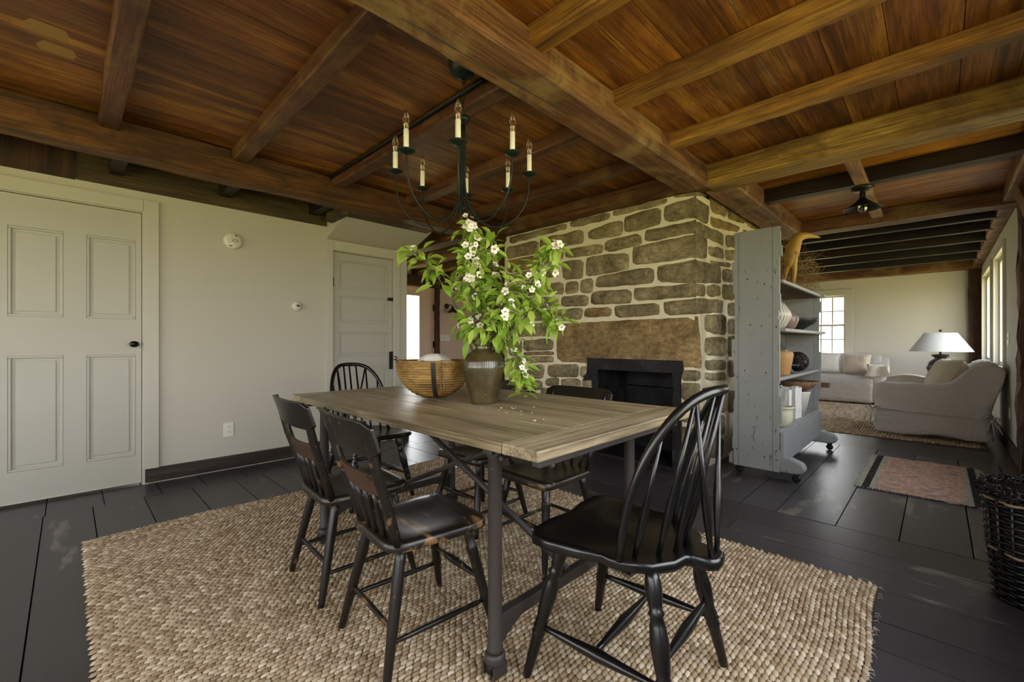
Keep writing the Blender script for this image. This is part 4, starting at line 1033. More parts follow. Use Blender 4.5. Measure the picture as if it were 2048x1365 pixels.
# ================================================================== chandelier
CHX, CHY = -1.64, 1.335
ch = thing('chandelier', 'dark green iron chandelier with eight candle arms over the table', 'chandelier', (CHX, CHY, CEIL))
gm = M['green_metal']
mb = MB().lathe((0, 0, -.075), [(.008, 0), (.02, .001), (.05, .018), (.066, .045), (.07, .072), (.07, .075)], 24); mb.build('canopy', gm, ch)
for k in range(6):
    mb = MB(); z = -.085-k*.03
    pts = [Vector((.006*math.cos(a)*(1 if k % 2 else 0), .006*math.cos(a)*(0 if k % 2 else 1), z+.018*math.sin(a))) for a in [2*math.pi*i/10 for i in range(11)]]
    mb.tube(pts, .0018, 5); mb.build('chain_link', gm, ch)
MB().tube([(.010, 0, -.06), (.014, .006, -.14), (.008, -.006, -.22), (.004, 0, -.28)], .0022, 5).build('wire', M['rubber'], ch)
MB().lathe((0, 0, -.285), [(.03, 0), (.034, .004), (.034, .022), (.03, .026), (.0, .03)], 20, close=True).build('collar', gm, ch)
MB().lathe((0, 0, -.70), [(.0, -.015), (.012, -.012), (.016, 0), (.012, .01), (.006, .02), (.006, .42)], 10).build('stem', gm, ch)
ARMR = .322; PANZ = -.535
for k in range(8):
    a = math.atan2(-FW[1], -FW[0]) + math.radians(3) + k*math.pi/4
    d = Vector((math.cos(a), math.sin(a), 0))
    prof = [(.0085, -.30), (.009, -.50), (.012, -.60), (.028, -.675), (.07, -.745), (.13, -.785), (.19, -.785), (.25, -.75), (.295, -.69), (.316, -.62), (ARMR, PANZ)]
    # smooth the arm by resampling
    pts = []
    for i in range(len(prof)-1):
        p0 = Vector(prof[max(0, i-1)]); p1 = Vector(prof[i]); p2 = Vector(prof[i+1]); p3 = Vector(prof[min(len(prof)-1, i+2)])
        for j in range(4):
            t_ = j/4; q = .5*((2*p1)+(-p0+p2)*t_+(2*p0-5*p1+4*p2-p3)*t_*t_+(-p0+3*p1-3*p2+p3)*t_**3); pts.append(d*q.x+Vector((0, 0, q.y)))
    pts.append(d*ARMR+Vector((0, 0, PANZ)))
    arm = MB().tube(pts, .0042, 6).build('arm', gm, ch)
    c = d*ARMR
    def sub(mb, nm, mt):
        o = mb.build(nm, mt, arm); o.location = Vector(o.location)-Vector(arm.location); return o
    sub(MB().lathe((c.x, c.y, PANZ-.004), [(.004, -.004), (.02, 0), (.036, .008), (.039, .012), (.034, .010), (.01, .005), (0, .005)], 18), 'drip_pan', gm)
    sub(MB().lathe((c.x, c.y, PANZ), [(.0115, 0), (.0115, .098), (.008, .100)], 12), 'candle_sleeve', M['candle'])
    sub(MB().lathe((c.x, c.y, PANZ+.098), [(.008, 0), (.011, .006), (.0170, .026), (.0180, .038), (.013, .062), (.004, .084), (.0, .088)], 12), 'bulb', M['bulb'])
    sub(MB().tube([(c.x, c.y, PANZ+.1), (c.x+.003, c.y, PANZ+.13), (c.x+.003, c.y+.003, PANZ+.15), (c.x-.003, c.y, PANZ+.15), (c.x-.003, c.y, PANZ+.12)], .0020, 4), 'filament', M['brass'])
# conduit along the joist to the canopy
co = tag(MB().tube([(CHX, 1.47, 2.385), (-2.4, 1.475, 2.385), (-3.50, 1.48, 2.385)], .011, 8).build('conduit_pipe', M['conduit']), 'dark conduit pipe running along the joist to the chandelier', 'pipe')

# ================================================================== on the table
VP = P(968, 806, 'z', TZ)
vd = VP.x*FW[0]+VP.y*FW[1]
vase = thing('vase', 'olive brown ribbed stoneware vase holding blossom branches', 'vase', (VP.x, VP.y, TZ))
prof = [(0, 0.0), (.058, 0.0), (.062, .004), (.068, .03), (.085, .09), (.097, .145), (.0985, .17), (.093, .20), (.074, .228), (.052, .244), (.043, .252), (.043, .266), (.048, .272), (.048, .276), (.040, .276), (.038, .25)]
mb = MB()
fine = []
for i in range(len(prof)-1):
    for j in range(4): fine.append((prof[i][0]+(prof[i+1][0]-prof[i][0])*j/4, prof[i][1]+(prof[i+1][1]-prof[i][1])*j/4))
fine.append(prof[-1]); N_ = 192
vv = []; ff = []
for r, z in fine:
    w = max(0, min(1, (z-.10)/.03))*max(0, min(1, (.243-z)/.012)); w2 = max(0, min(1, (z-.0)/.03))*max(0, min(1, (.14-z)/.05))*.25
    for k in range(N_):
        a = 2*math.pi*k/N_; rr = r*(1+.011*max(w, w2)*math.cos(64*a)); vv.append((rr*math.cos(a), rr*math.sin(a), z))
for i in range(len(fine)-1):
    for k in range(N_): ff.append((i*N_+k, i*N_+(k+1) % N_, (i+1)*N_+(k+1) % N_, (i+1)*N_+k))
mb.add(vv, ff, True); mb.build('body', M['glaze'], vase, own=False)
MB().lathe((0, 0, 0), [(.043, .250), (.046, .254), (.043, .258), (.046, .262), (.043, .266)], 28).build('neck_rings', M['glaze'], vase, own=False)

# leaf and blossom meshes shared by every copy
def leaf_mesh(nm, L, W, curl):
    rows = [(0, 0), (.12, .45), (.35, .95), (.55, 1.0), (.78, .62), (.93, .22), (1, 0)]; vv = []; ff = []
    for (t_, w) in rows:
        z = -curl*L*t_*t_
        vv += [(-W*w/2, L*t_, z+.16*W*w), (0, L*t_, z), (W*w/2, L*t_, z+.16*W*w)]
    for i in range(len(rows)-1):
        a = i*3; ff += [(a, a+1, a+4, a+3), (a+1, a+2, a+5, a+4)]
    m = MB().add(vv, ff, True).mesh(nm); m.materials.append(M['leaf']); return m
LEAFS = [leaf_mesh('leaf', .060, .025, .22), leaf_mesh('leaf', .074, .028, .35), leaf_mesh('leaf', .045, .022, .10), leaf_mesh('leaf', .080, .032, .28)]
def blossom_mesh():
    mb = MB()
    for k in range(5):
        a = 2*math.pi*k/5; d = Vector((math.cos(a), math.sin(a), 0)); s = Vector((-d.y, d.x, 0))
        mb.add([d*.002, d*.008-s*.007+Vector((0, 0, .003)), d*.015-s*.006+Vector((0, 0, .006)), d*.017+Vector((0, 0, .005)), d*.015+s*.006+Vector((0, 0, .006)), d*.008+s*.007+Vector((0, 0, .003))], [(0, 1, 2, 3, 4, 5)], True)
    m = mb.mesh('blossom'); m.materials.append(M['petal']); return m
BLOS = blossom_mesh()
stm = MB(); 
for k in range(8):
    a = k*.785; stm.tube([(0, 0, 0), (.003*math.cos(a), .003*math.sin(a), .008)], [.0006, .0011], 3)
STAM = stm.mesh('stamens'); STAM.materials.append(M['stamen'])
R5 = random.Random(21)
def frame(d, roll):
    d = d.normalized(); up = Vector((0, 0, 1)); x = d.cross(up)
    x = x.normalized() if x.length > 1e-3 else Vector((1, 0, 0)); z = x.cross(d)
    m = Matrix((x, d, z)).transposed()
    return m.to_4x4() @ Matrix.Rotation(roll, 4, 'Y')
def branch(label, path, offs, leaves, flowers, clusters, thick=.004):
    """path: picture points of the stem, offs: how far each lies behind (+) or before (-) the vase"""
    pts = [PD(px, py_, vd+o) for (px, py_), o in zip(path, offs)]
    root = Vector((VP.x+R5.uniform(-.015, .015), VP.y+R5.uniform(-.015, .015), TZ+.10))
    pts = [root] + pts
    sm = []
    for i in range(len(pts)-1):
        p0, p1, p2, p3 = pts[max(0, i-1)], pts[i], pts[i+1], pts[min(len(pts)-1, i+2)]
        for j in range(5):
            t_ = j/5; sm.append(.5*((2*p1)+(-p0+p2)*t_+(2*p0-5*p1+4*p2-p3)*t_*t_+(-p0+3*p1-3*p2+p3)*t_**3))
    sm.append(pts[-1]); n = len(sm)
    t = thing('blossom_branch', label, 'branch', root, group='cut apple blossom branches in the vase')
    MB().tube(sm, [thick*(1-.7*i/n)+.0006 for i in range(n)], 6).build('stem', M['bark'], t, world=True)
    tw = MB(); 
    def put(mesh, nm, loc, mat4, sc):
        o = bpy.data.objects.new(nm, mesh); C.objects.link(o); o.parent = t
        m = Matrix.Translation(loc-root) @ mat4 @ Matrix.Scale(sc, 4); o.matrix_local = m; return o
    for (c0, c1, rad, nl, nf) in clusters:
        for k in range(nl+nf):
            f = R5.uniform(c0, c1); p = sm[min(n-1, int(f*(n-1)))]
            while True:
                d = Vector((R5.uniform(-1, 1), R5.uniform(-1, 1), R5.uniform(-.8, 1)))
                if .3 < d.length < 1: break
            q = p + d*rad*R5.uniform(.4, 1.0)
            tw.tube([p, p.lerp(q, .5)+Vector((0, 0, .008)), q], [.0012, .001, .0006], 3, cap=False)
            if k < nl:
                dd = d.normalized()+Vector((0, 0, R5.uniform(-.9, .25))); dd.z = max(dd.z, 0) if q.z < TZ+.10 else dd.z; q.z = max(q.z, TZ+.035); put(R5.choice(LEAFS), 'leaf', q, frame(dd, R5.uniform(-.9, .9)), R5.uniform(.75, 1.15))
                if R5.random() < .55:
                    dd2 = d.normalized()+Vector((R5.uniform(-1, 1), R5.uniform(-1, 1), R5.uniform(-.8, .3))); dd2.z = max(dd2.z, 0) if p.z < TZ+.12 else dd2.z; put(R5.choice(LEAFS), 'leaf', p.lerp(q, .6), frame(dd2, R5.uniform(-.9, .9)), R5.uniform(.6, 1.0))
            else:
                dd = d.normalized()+Vector((-FW[0]*.8, -FW[1]*.8, .2)); mt = Vector((0, 0, 1)).rotation_difference(dd).to_matrix().to_4x4()
                b = put(BLOS, 'blossom', q, mt, R5.uniform(.8, 1.35))
                s = bpy.data.objects.new('stamens', STAM); C.objects.link(s); s.parent = b
    tw.build('twiglets', M['bark'], t, world=True)['kind'] = 'stuff'
    return t
branch('tall upright blossom branch reaching up to the chandelier', [(962, 700), (955, 640), (945, 560), (940, 500), (938, 445)], [0, 0, 0, .01, .02], 0, 0,
       [(.30, .55, .10, 46, 4), (.50, .80, .085, 60, 20), (.75, 1.0, .065, 46, 18), (.97, 1.0, .035, 4, 9)])
branch('thin bare blossom branch arching to the upper left', [(940, 690), (922, 640), (905, 600), (868, 545), (830, 503), (805, 490)], [0, .02, .03, .04, .05, .06], 0, 0,
       [(.62, .86, .055, 35, 1), (.97, 1.0, .02, 2, 0), (.28, .34, .04, 9, 1)], .0045)
branch('branch of pointed leaves leaning left of centre behind the vase', [(962, 700), (985, 655), (960, 600), (930, 570), (912, 545)], [.0, .06, .08, .09, .1], 0, 0,
       [(.30, .7, .09, 42, 4), (.6, 1.0, .06, 24, 16)])
branch('leafy blossom branch spreading to the upper right', [(980, 700), (1010, 640), (1050, 590), (1075, 545), (1100, 515), (1112, 490)], [-.01, -.02, -.02, -.01, 0, 0], 0, 0,
       [(.25, .6, .09, 52, 8), (.5, .82, .08, 49, 12), (.93, 1.0, .035, 18, 9)])
branch('blossom branch with long pointed leaves drooping right', [(985, 700), (1030, 650), (1075, 620), (1105, 628), (1120, 645)], [-.03, -.05, -.05, -.04, -.04], 0, 0,
       [(.35, .75, .085, 46, 9), (.8, 1.0, .055, 21, 4)])
branch('bushy branch filling the middle between vase and stone wall', [(978, 690), (1000, 645), (1012, 600), (1022, 560)], [-.03, -.05, -.05, -.04], 0, 0,
       [(.35, .7, .10, 40, 5), (.6, 1.0, .09, 36, 9)])
branch('blossom branch standing behind the tall one, leaning right', [(970, 690), (980, 620), (975, 560), (985, 510), (972, 470)], [.04, .06, .06, .05, .05], 0, 0,
       [(.35, .7, .09, 34, 6), (.65, 1.0, .075, 30, 10)])
branch('short sprig hanging down over the side of the vase', [(1000, 690), (1028, 705), (1040, 740), (1045, 770), (1046, 786)], [-.05, -.07, -.08, -.08, -.08], 0, 0,
       [(.35, .75, .045, 32, 5), (.7, .95, .04, 21, 1), (.97, 1.0, .025, 7, 0)], .0028)
branch('short leafy twigs spilling from the mouth of the vase', [(965, 672), (955, 650), (965, 630)], [-.02, -.04, -.05], 0, 0,
       [(.5, 1.0, .10, 46, 7)], .003)

# fallen petals
PET = {0: 'white petal lying right at the foot of the vase', 3: 'broad white petal in the middle of the scattered petals', 8: 'white petal below the tip of the hanging sprig', 11: 'large crumpled white petal nearest the viewer', 12: 'white petal farthest to the right on the table', 1: 'tiny white petal between the vase and the broad petal', 2: 'curled white petal just right of the vase', 4: 'left one of two white petals touching each other', 5: 'right one of two white petals touching each other', 6: 'speck of white petal above the touching pair', 7: 'small white petal directly under the hanging sprig', 9: 'small white petal right of the hanging sprig', 10: 'tiny white petal nearest the fireplace side'}
for k, (px, py_, s) in enumerate(((966, 817, 1.0), (997, 822, .45), (1003.5, 817.5, .7), (1012, 826.5, 1.2), (1024, 818, 1.0), (1031, 819, .8), (1031.5, 815, .35), (1042, 824, .55), (1044, 830, .9), (1063, 827, .6), (1068, 815.5, .5), (1068, 842, 1.1), (1088, 841, .7))):
    q = P(px, py_, 'z', TZ+.002); mb = MB()
    r = .0075*s; a0 = k*1.7
    ring = [(r*math.cos(a0+2*math.pi*i/7)*(1.3 if i % 2 else 1), r*math.sin(a0+2*math.pi*i/7)*.8, .0025*(1+math.sin(i*2.1+k))) for i in range(7)]
    mb.add([(0, 0, .0008)]+ring, [(0, 1+i, 1+(i+1) % 7) for i in range(7)], True)
    o = mb.build('fallen_petal', M['petal']); o.location = Vector(o.location)+Vector((q.x, q.y, TZ+.0012))
    tag(o, PET.get(k, 'small white blossom petal among those scattered right of the vase'), 'petal', 'fallen petals on the table')

# cane basket with iron strap
BP = P(868, 797, 'z', TZ); 
bk = thing('cane_basket', 'deep boat shaped cane basket with iron strap on the table', 'basket', (BP.x, BP.y, TZ), YAW)
HB, RB = .185, .185
def bprof(h): return max(.0, (1-(1-h)**2.1))**.5
nrib = 15; rows = []
for i in range(nrib*4+1):
    h = i/(nrib*4); rr = RB*bprof(h); rows.append((rr+.0075*abs(math.sin(math.pi*h*nrib)), HB*h))
mb = MB().lathe((0, 0, .001), [(0, 0)]+rows[1:], 48, sx=1.0, sy=.72)
inner = [(max(0, r-.012), z+.004) for r, z in rows[3:]][::-1]
mb.lathe((0, 0, .001), inner, 48, sx=1.0, sy=.72); mb.build('bowl', M['basket'], bk, own=False)
MB().tube([(RB*1.0*math.cos(a), RB*.72*math.sin(a), HB+.002) for a in [2*math.pi*i/48 for i in range(49)]], .0075, 6, cap=False).build('rim', M['basket'], bk)
def strap(x, w, mt, nm, off):
    mb = MB(); n = 16; vv = []; ff = []
    for i in range(n+1):
        h = i/n*.985+.015; rr = bprof(h)*RB+.007+off
        yy = -math.sqrt(max(0, 1-(x/max(rr, .001))**2))*rr*.72 if abs(x) < rr else 0
        for s in (-w/2, w/2): vv.append((x+s, yy-.003, HB*h+.002))
    for i in range(n): ff.append((i*2, i*2+1, i*2+3, i*2+2))
    vv2 = [(p[0], p[1]-.003, p[2]) for p in vv]; m = len(vv); ff2 = [tuple(m+j for j in f) for f in ff]
    mb.add(vv+vv2, ff+ff2+[(0, 1, m+1, m), (2*n, 2*n+1, m+2*n+1, m+2*n)]+[(2*i+s, 2*i+2+s, m+2*i+2+s, m+2*i+s) for i in range(n) for s in (0, 1)]); mb.build(nm, mt, bk)
strap(.022, .021, M['strap'], 'iron_strap', .0); strap(.052, .007, M['basket'], 'cane_stay', .001); strap(.066, .006, M['basket'], 'cane_stay', .001)
# folded cloth in the basket
mb = MB(); 
def cl(u, v):
    a = 2*math.pi*u; r = v; x = .085*r*math.cos(a)*(1+.06*math.sin(3*a)); y_ = .06*r*math.sin(a); z = .036*(1-r**2.2)+.004*math.sin(5*a)*r
    return (x, y_, z)
mb.grid(cl, 28, 8); mb.lathe((0, 0, 0), [(.082, 0), (.084, -.03), (.08, -.12), (0, -.125)], 28, sy=.7)
o = mb.build('folded_cloth', M['linen_w'], own=False); o.location = (BP.x-.004, BP.y+.004, TZ+HB+.004); o.rotation_euler = (0, 0, YAW)
tag(o, 'folded white cloth bulging from the cane basket', 'cloth')

# ================================================================== rolling shelf
SX0, SX1, SY0, SY1 = -1.175, -.855, 3.75, 5.30
sh = thing('rolling_shelf', 'grey blue painted plank shelf unit on casters', 'shelf', ((SX0+SX1)/2, (SY0+SY1)/2, 0))
# end panels of upright boards with notched edges
R6 = random.Random(9)
SHZ = [.385, .785, 1.16, 1.53]
for (y0, y1) in ((SY0, SY0+.028), (SY1-.028, SY1)):
    ztop = 1.93 if y0 == SY0 else SHZ[3]-.03
    xs = [SX0, SX0+.035, SX1-.045, SX1]
    for a, b in zip(xs[:-1], xs[1:]):
        if b == SX1 or a == SX0:
            # ragged outer edge
            out = SX1 if b == SX1 else SX0; sg = 1 if b == SX1 else -1; inn = a if b == SX1 else b
            pts = []; z = .072; cur = 0
            while z < ztop:
                nz_ = min(ztop+.005, z+R6.uniform(.05, .22)); pts += [(out+sg*cur, z), (out+sg*cur, nz_-.004)]; cur = R6.choice([0, .006, .012, -.006, .016]); z = nz_
            poly = [(inn+sg*.0012, .072)]+pts+[(inn+sg*.0012, ztop)]
            if sg < 0: poly = poly[::-1]
            MB().prism(poly, y0, y1, cvy).build('side_board', M['shelf'], sh, world=True)
        else:
            MB().box(a+.0012, b-.0012, y0-.001, y1+.001, .072, ztop+.002).build('side_board', M['shelf'], sh, world=True, bevel=.0015)
    yb = (y0+y1)/2
    ft = [(SX0-.05, .068), (SX1+.10, .068), (SX1+.145, .08), (SX1+.16, .11), (SX1+.14, .15), (SX1+.06, .18), (SX0-.02, .18), (SX0-.05, .15)]; yb = y1+.047 if y0 == SY0 else y0-.047
    MB().prism(ft, yb-.045, yb+.045, cvy).build('foot', M['shelf'], sh, world=True, bevel=.012)
    for x in (SX0+.02, SX1+.095):
        cs = MB().box(x-.02, x+.02, yb-.018, yb+.018, .058, .076); cs.box(x-.016, x+.016, yb-.016, yb-.011, .03, .06); cs.box(x-.016, x+.016, yb+.011, yb+.016, .03, .06)
        co = cs.build('caster', M['blackhw'], sh, world=True)
        wh = MB().lathe((0, 0, 0), [(.008, -.010), (.026, -.010), (.029, -.005), (.029, .005), (.026, .010), (.008, .010)], 18, close=True); wh.v = [(x+p[0], yb+p[2], .0295+p[1]) for p in wh.v]; wh.build('wheel', M['rubber'], co, world=True)
for k, z in enumerate(SHZ):
    ext = (.0, .0, .035, .02)[k]
    MB().box(SX0+.01, SX1+ext, SY0+.03, (SY1-.03 if k < 3 else SY1+.01), z-.024, z).build('shelf_board', M['shelf_y'], sh, world=True, bevel=.002)
    if k: MB().box(SX0+.012, SX1+ext-.006, SY0+.032, SY1-.032, z-.030, z-.0245).build('shelf_underside', M['shelf_w'], sh, world=True)
for k, z in enumerate(SHZ[2:]):
    MB().box(SX1+.015, SX1+.045, SY1-.03, SY1+.04, z-.024, z).build('shelf_tongue', M['shelf_y'], sh, world=True)
MB().box(SX1-.002, SX1+.022, SY0+.028, SY1-.028, .135, .372).build('apron', M['shelf_y'], sh, world=True, bevel=.003)
MB().box(SX0+.02, SX0+.04, SY0+.03, SY1-.03, .15, .34).build('rear_apron', M['shelf_y'], sh, world=True)
MB().box(SX1-.06, SX1+.075, SY1-.002, SY1+.10, .60, .648).build('shelf_tongue', M['shelf_w'], sh, world=True, bevel=.004)
for (x, z) in ((SX1-.02, .16), (SX1-.02, .23), (SX0+.02, .2), (SX1-.1, .17), (SX1-.02, 1.17), (SX1-.12, 1.18), (SX0+.12, 1.19), (SX0+.1, 1.55), (SX1-.1, 1.5), (SX1-.09, .82), (SX0+.08, .83)):
    mb = MB().lathe((0, 0, 0), [(0, 0), (.006, 0), (.005, .002), (0, .0025)], 10); mb.v = [(x+p[0], SY0-.001-p[2], z+p[1]) for p in mb.v]; mb.build('nail_head', M['iron'], sh, world=True)

# --- things on the shelf (position from picture column, standing on the shelf board)
def on_shelf(px, x, z):
    a = (px-1024)/F_PX; dx = FW[0]+a*RT[0]; dy = FW[1]+a*RT[1]; return Vector((x, x*dy/dx, z))
def pot(name, label, cat, loc, prof, mat, n=24, **kw):
    t = thing(name, label, cat, loc); MB().lathe((0, 0, 0), prof, n, **kw).build('body', mat, t, own=False); return t
XS = -.99
# white faceted vase (diamond lattice)
l = Vector((-.98, 4.12, SHZ[2])); t = thing('lattice_vase', 'white faceted vase with carved lattice on upper shelf', 'vase', l)
pf = [(0, 0), (.055, .0), (.07, .01), (.125, .11), (.125, .125), (.07, .215), (.06, .225), (.055, .225), (.05, .2)]
MB().lathe((0, 0, 0), pf, 28).build('body', M['white_clay'], t, own=False)
for k in range(28):
    a = 2*math.pi*k/28
    for s in (1,):
        pts = []
        for i in range(9):
            h = i/8; rr, zz = (.07+(.125-.07)*h/.52, .01+.10*h/.52) if h < .52 else (.125-(.055)*(h-.52)/.48, .125+.09*(h-.52)/.48)
            pts.append(((rr+.002)*math.cos(a), (rr+.002)*math.sin(a), zz))
        MB().tube(pts, .0035, 4).build('rib', M['white_clay'], t)
pot('mauve_vase', 'mauve glazed squat vase beside the lattice vase', 'vase', (-.965, 4.42, SHZ[2]), [(0, 0), (.06, 0), (.085, .03), (.105, .09), (.10, .125), (.07, .15), (.062, .165), (.056, .165), (.054, .14)], M['mauve'])
pot('charcoal_bowl', 'wide charcoal bowl at far end of upper shelf', 'bowl', (-.955, 4.86, SHZ[2]), [(0, 0), (.04, 0), (.05, .02), (.13, .07), (.175, .115), (.172, .118), (.12, .075), (0, .03)], M['grey_dark'], 32)
pot('tan_jug', 'large tan clay jar on the middle shelf', 'jar', (-.95, 4.10, SHZ[1]), [(0, 0), (.082, 0), (.088, .01), (.108, .12), (.115, .17), (.108, .19), (.065, .20), (.05, .205), (.046, .20)], M['tan_clay'])
pot('brown_bottle', 'slim brown clay bottle behind the tan jar', 'bottle', (-1.09, 4.27, SHZ[1]), [(0, 0), (.06, 0), (.075, .06), (.07, .16), (.04, .23), (.022, .26), (.022, .29), (.03, .30), (.026, .30), (.018, .27)], M['brown_clay'])
pot('mercury_vase', 'silvery glass vase behind the tan jar', 'vase', (-1.055, 4.53, SHZ[1]), [(0, 0), (.05, 0), (.055, .02), (.03, .05), (.085, .12), (.098, .16), (.08, .21), (.045, .24), (.04, .26), (.036, .26)], M['mercury'])
t = thing('pedestal_stand', 'low dark pedestal tray in front of the silvery vase', 'stand', (-.935, 4.37, SHZ[1]))
MB().lathe((0, 0, 0), [(0, 0), (.05, 0), (.045, .02), (.03, .04), (.03, .06), (0, .06)], 18).build('foot', M['grey_dark'], t, own=False)
MB().lathe((0, 0, 0), [(0, .06), (.085, .066), (.09, .08), (.086, .08), (0, .072)], 24).build('tray', M['grey_dark'], t, own=False)
# twig ball
t = thing('twig_ball', 'dark woven twig ball on the middle shelf', 'ball', (-.93, 4.72, SHZ[1]+.092))
Rb = random.Random(2)
tw = MB()
for k in range(46):
    n_ = Vector((Rb.gauss(0, 1), Rb.gauss(0, 1), Rb.gauss(0, 1))).normalized(); a = n_.orthogonal().normalized(); b = n_.cross(a); a0 = Rb.uniform(0, 6.28); r = .086*Rb.uniform(.93, 1.03)
    tw.tube([(a*math.cos(a0+i*.42)+b*math.sin(a0+i*.42))*r for i in range(11)], .0042, 5)
tw.build('twigs', M['twig_dark'], t, own=False)['kind'] = 'stuff'
# lower shelf
def paper_bag(label, loc, w, d, h, rz):
    t = thing('paper_bag', label, 'bag', loc, rz, 'white paper bags on the low shelf'); mb = MB()
    def side(a0, b0, a1, b1):
        mb.grid(lambda u, v: (a0+(a1-a0)*u+nz((u*3, v*3, a0*9), 1.5)*.006, b0+(b1-b0)*u+nz((u*3+5, v*3, b0*9), 1.5)*.008, h*v+(.008*math.sin(u*6) if v > .95 else 0)), 6, 6, False)
    side(-w/2, -d/2, w/2, -d/2); side(w/2, -d/2, w/2, d/2); side(w/2, d/2, -w/2, d/2); side(-w/2, d/2, -w/2, -d/2)
    mb.build('paper_wall', M['paper'], t)
    MB().box(-w/2, w/2, -d/2, d/2, 0.0005, .004).build('base', M['paper'], t); return t
paper_bag('tall white paper bag behind the cream pot', (-.975, 4.28, SHZ[0]), .16, .17, .265, .08)
paper_bag('white paper bag in the middle of the low shelf', (-.955, 4.52, SHZ[0]), .15, .16, .27, -.1)
pot('white_planter', 'white tapered planter at far end of low shelf', 'pot', (-.95, 4.78, SHZ[0]), [(0, 0), (.07, 0), (.11, .20), (.112, .215), (.104, .215), (.07, .02)], M['white_clay'], 28)
pot('wooden_bowl', 'wide wooden bowl resting on the white planter', 'bowl', (-.95, 4.76, SHZ[0]+.215), [(0, 0), (.06, .0), (.13, .035), (.185, .095), (.18, .097), (.12, .045), (0, .015)], M['bowl_wood'], 32)
t = thing('cream_pot', 'cream crock with loop handle at near end of low shelf', 'pot', (-.90, 3.965, SHZ[0]))
MB().lathe((0, 0, 0), [(0, 0), (.05, 0), (.07, .02), (.088, .06), (.09, .125), (.086, .145), (.098, .150), (.098, .162), (.088, .163), (.08, .15), (.07, .03), (0, .01)], 28).build('body', M['cream_glaze'], t, own=False)
MB().tube([(-.05+.05*math.cos(a), -.04, .15+.055*math.sin(a)) for a in [math.pi*i/10 for i in range(11)]], .008, 7).build('handle', M['cream_glaze'], t)

# carved crow and dried brush on top
l = Vector((-.845, 4.17, SHZ[3])); t = thing('carved_crow', 'yellow carved wooden bird standing on the top shelf', 'figurine', l)
mb = MB()
# body skinned from stations: (x, z, rx, ry)  looking toward +x
st = [((-.015, .0, -.0), 0)]
body = [(-.06, .16, .018, .02), (-.045, .22, .045, .05), (-.03, .30, .06, .062), (-.012, .38, .062, .062), (.004, .44, .058, .056), (.022, .485, .054, .050), (.055, .515, .046, .046), (.10, .525, .038, .040), (.145, .523, .028, .030), (.19, .515, .018, .018), (.23, .508, .009, .009), (.25, .505, .003, .003)]
rings = []
for i, (x, z, rx, ry) in enumerate(body):
    q0 = body[max(0, i-1)]; q1 = body[min(len(body)-1, i+1)]; d = Vector((q1[0]-q0[0], 0, q1[1]-q0[1])).normalized(); u = Vector((-d.z, 0, d.x))
    for k in range(12):
        a = 2*math.pi*k/12; rings.append(Vector((x, 0, z))+u*rx*math.cos(a)+Vector((0, 1, 0))*ry*math.sin(a))
ff = [(i*12+k, i*12+(k+1) % 12, (i+1)*12+(k+1) % 12, (i+1)*12+k) for i in range(len(body)-1) for k in range(12)]
mb.add(rings, ff+[tuple(range(12))[::-1]], True); mb.build('body', M['crow'], t, own=False); t.rotation_euler = (0, 0, math.radians(44)); t.scale = (.86, .86, .76)
for s in (-1, 1): MB().tube([(-.01+.02*s, s*.028, .005), (-.005+.01*s, s*.026, .12), (-.02, s*.03, .25), (-.02, s*.03, .34)], [.018, .020, .030, .036], 9).build('leg', M['crow'], t)
MB().tube([(-.10, 0, .02), (-.085, 0, .10), (-.06, 0, .22)], [.012, .022, .03], 8, flat=.6).build('tail', M['crow'], t)
for s in (-1, 1): MB().ball((.095, s*.036, .54), .005, 8, 5).build('eye', M['slot'], t)
def brush(label, loc, rx, ry, rz, n, seed):
    rb = random.Random(seed); t = thing('dried_brush', label, 'dried plant', loc); mb = MB()
    for k in range(n):
        while True:
            u_ = Vector((rb.uniform(-1, 1), rb.uniform(-1, 1), rb.uniform(0, 1)))
            if (u_.x**2+u_.y**2)+((u_.z-.42)/.6)**2 < 1: break
        p = Vector((u_.x*rx, u_.y*ry, u_.z*rz)); d = Vector((rb.gauss(0, 1), rb.gauss(0, 1), rb.gauss(0, .8))).normalized(); pts = [p]
        for i in range(5):
            d = (d+Vector((rb.gauss(0, .5), rb.gauss(0, .5), rb.gauss(0, .4)))).normalized(); q = pts[-1]+d*rb.uniform(.014, .03); q.z = max(.003, q.z); pts.append(q)
        mb.tube(pts, [.0013]*5+[.0006], 3, cap=False)
    mb.build('tangle', M['twig'], t, own=False)['kind'] = 'stuff'; return t
brush('tangle of dried brush beside the near end of top shelf', (-.95, 3.93, SHZ[3]), .10, .11, .42, 220, 3)
brush('tangle of dried brush spilling behind the carved bird', (-.93, 4.83, SHZ[3]), .17, .34, .36, 520, 5)

# ================================================================== lamp on the board overhead
lp = P(1725, 386, 'x', -.415)
t = thing('ceiling_lamp', 'black cone ceiling lamp with clear bulb under the living room beam', 'lamp', (-.415, lp.y, 2.243))
MB().lathe((0, 0, 0), [(.0, -.03), (.03, -.03), (.068, -.018), (.072, -.004), (.072, 0), (0, 0)], 24).build('canopy', M['blackhw'], t, own=False)
MB().lathe((0, 0, 0), [(.018, -.09), (.02, -.05), (.016, -.03)], 14).build('neck', M['blackhw'], t, own=False)
MB().lathe((0, 0, 0), [(.022, -.085), (.034, -.10), (.075, -.135), (.122, -.165), (.120, -.166), (.072, -.139), (.03, -.105), (.018, -.09)], 30).build('shade', M['blackhw'], t, own=False)
MB().ball((0, 0, -.155), .034, 14, 10).build('bulb', M['bulb'], t)
MB().tube([(.008, 0, -.13), (.012, 0, -.165), (-.004, .010, -.17), (-.01, 0, -.14), (0, -.01, -.168)], .002, 4).build('filament', M['brass'], t)

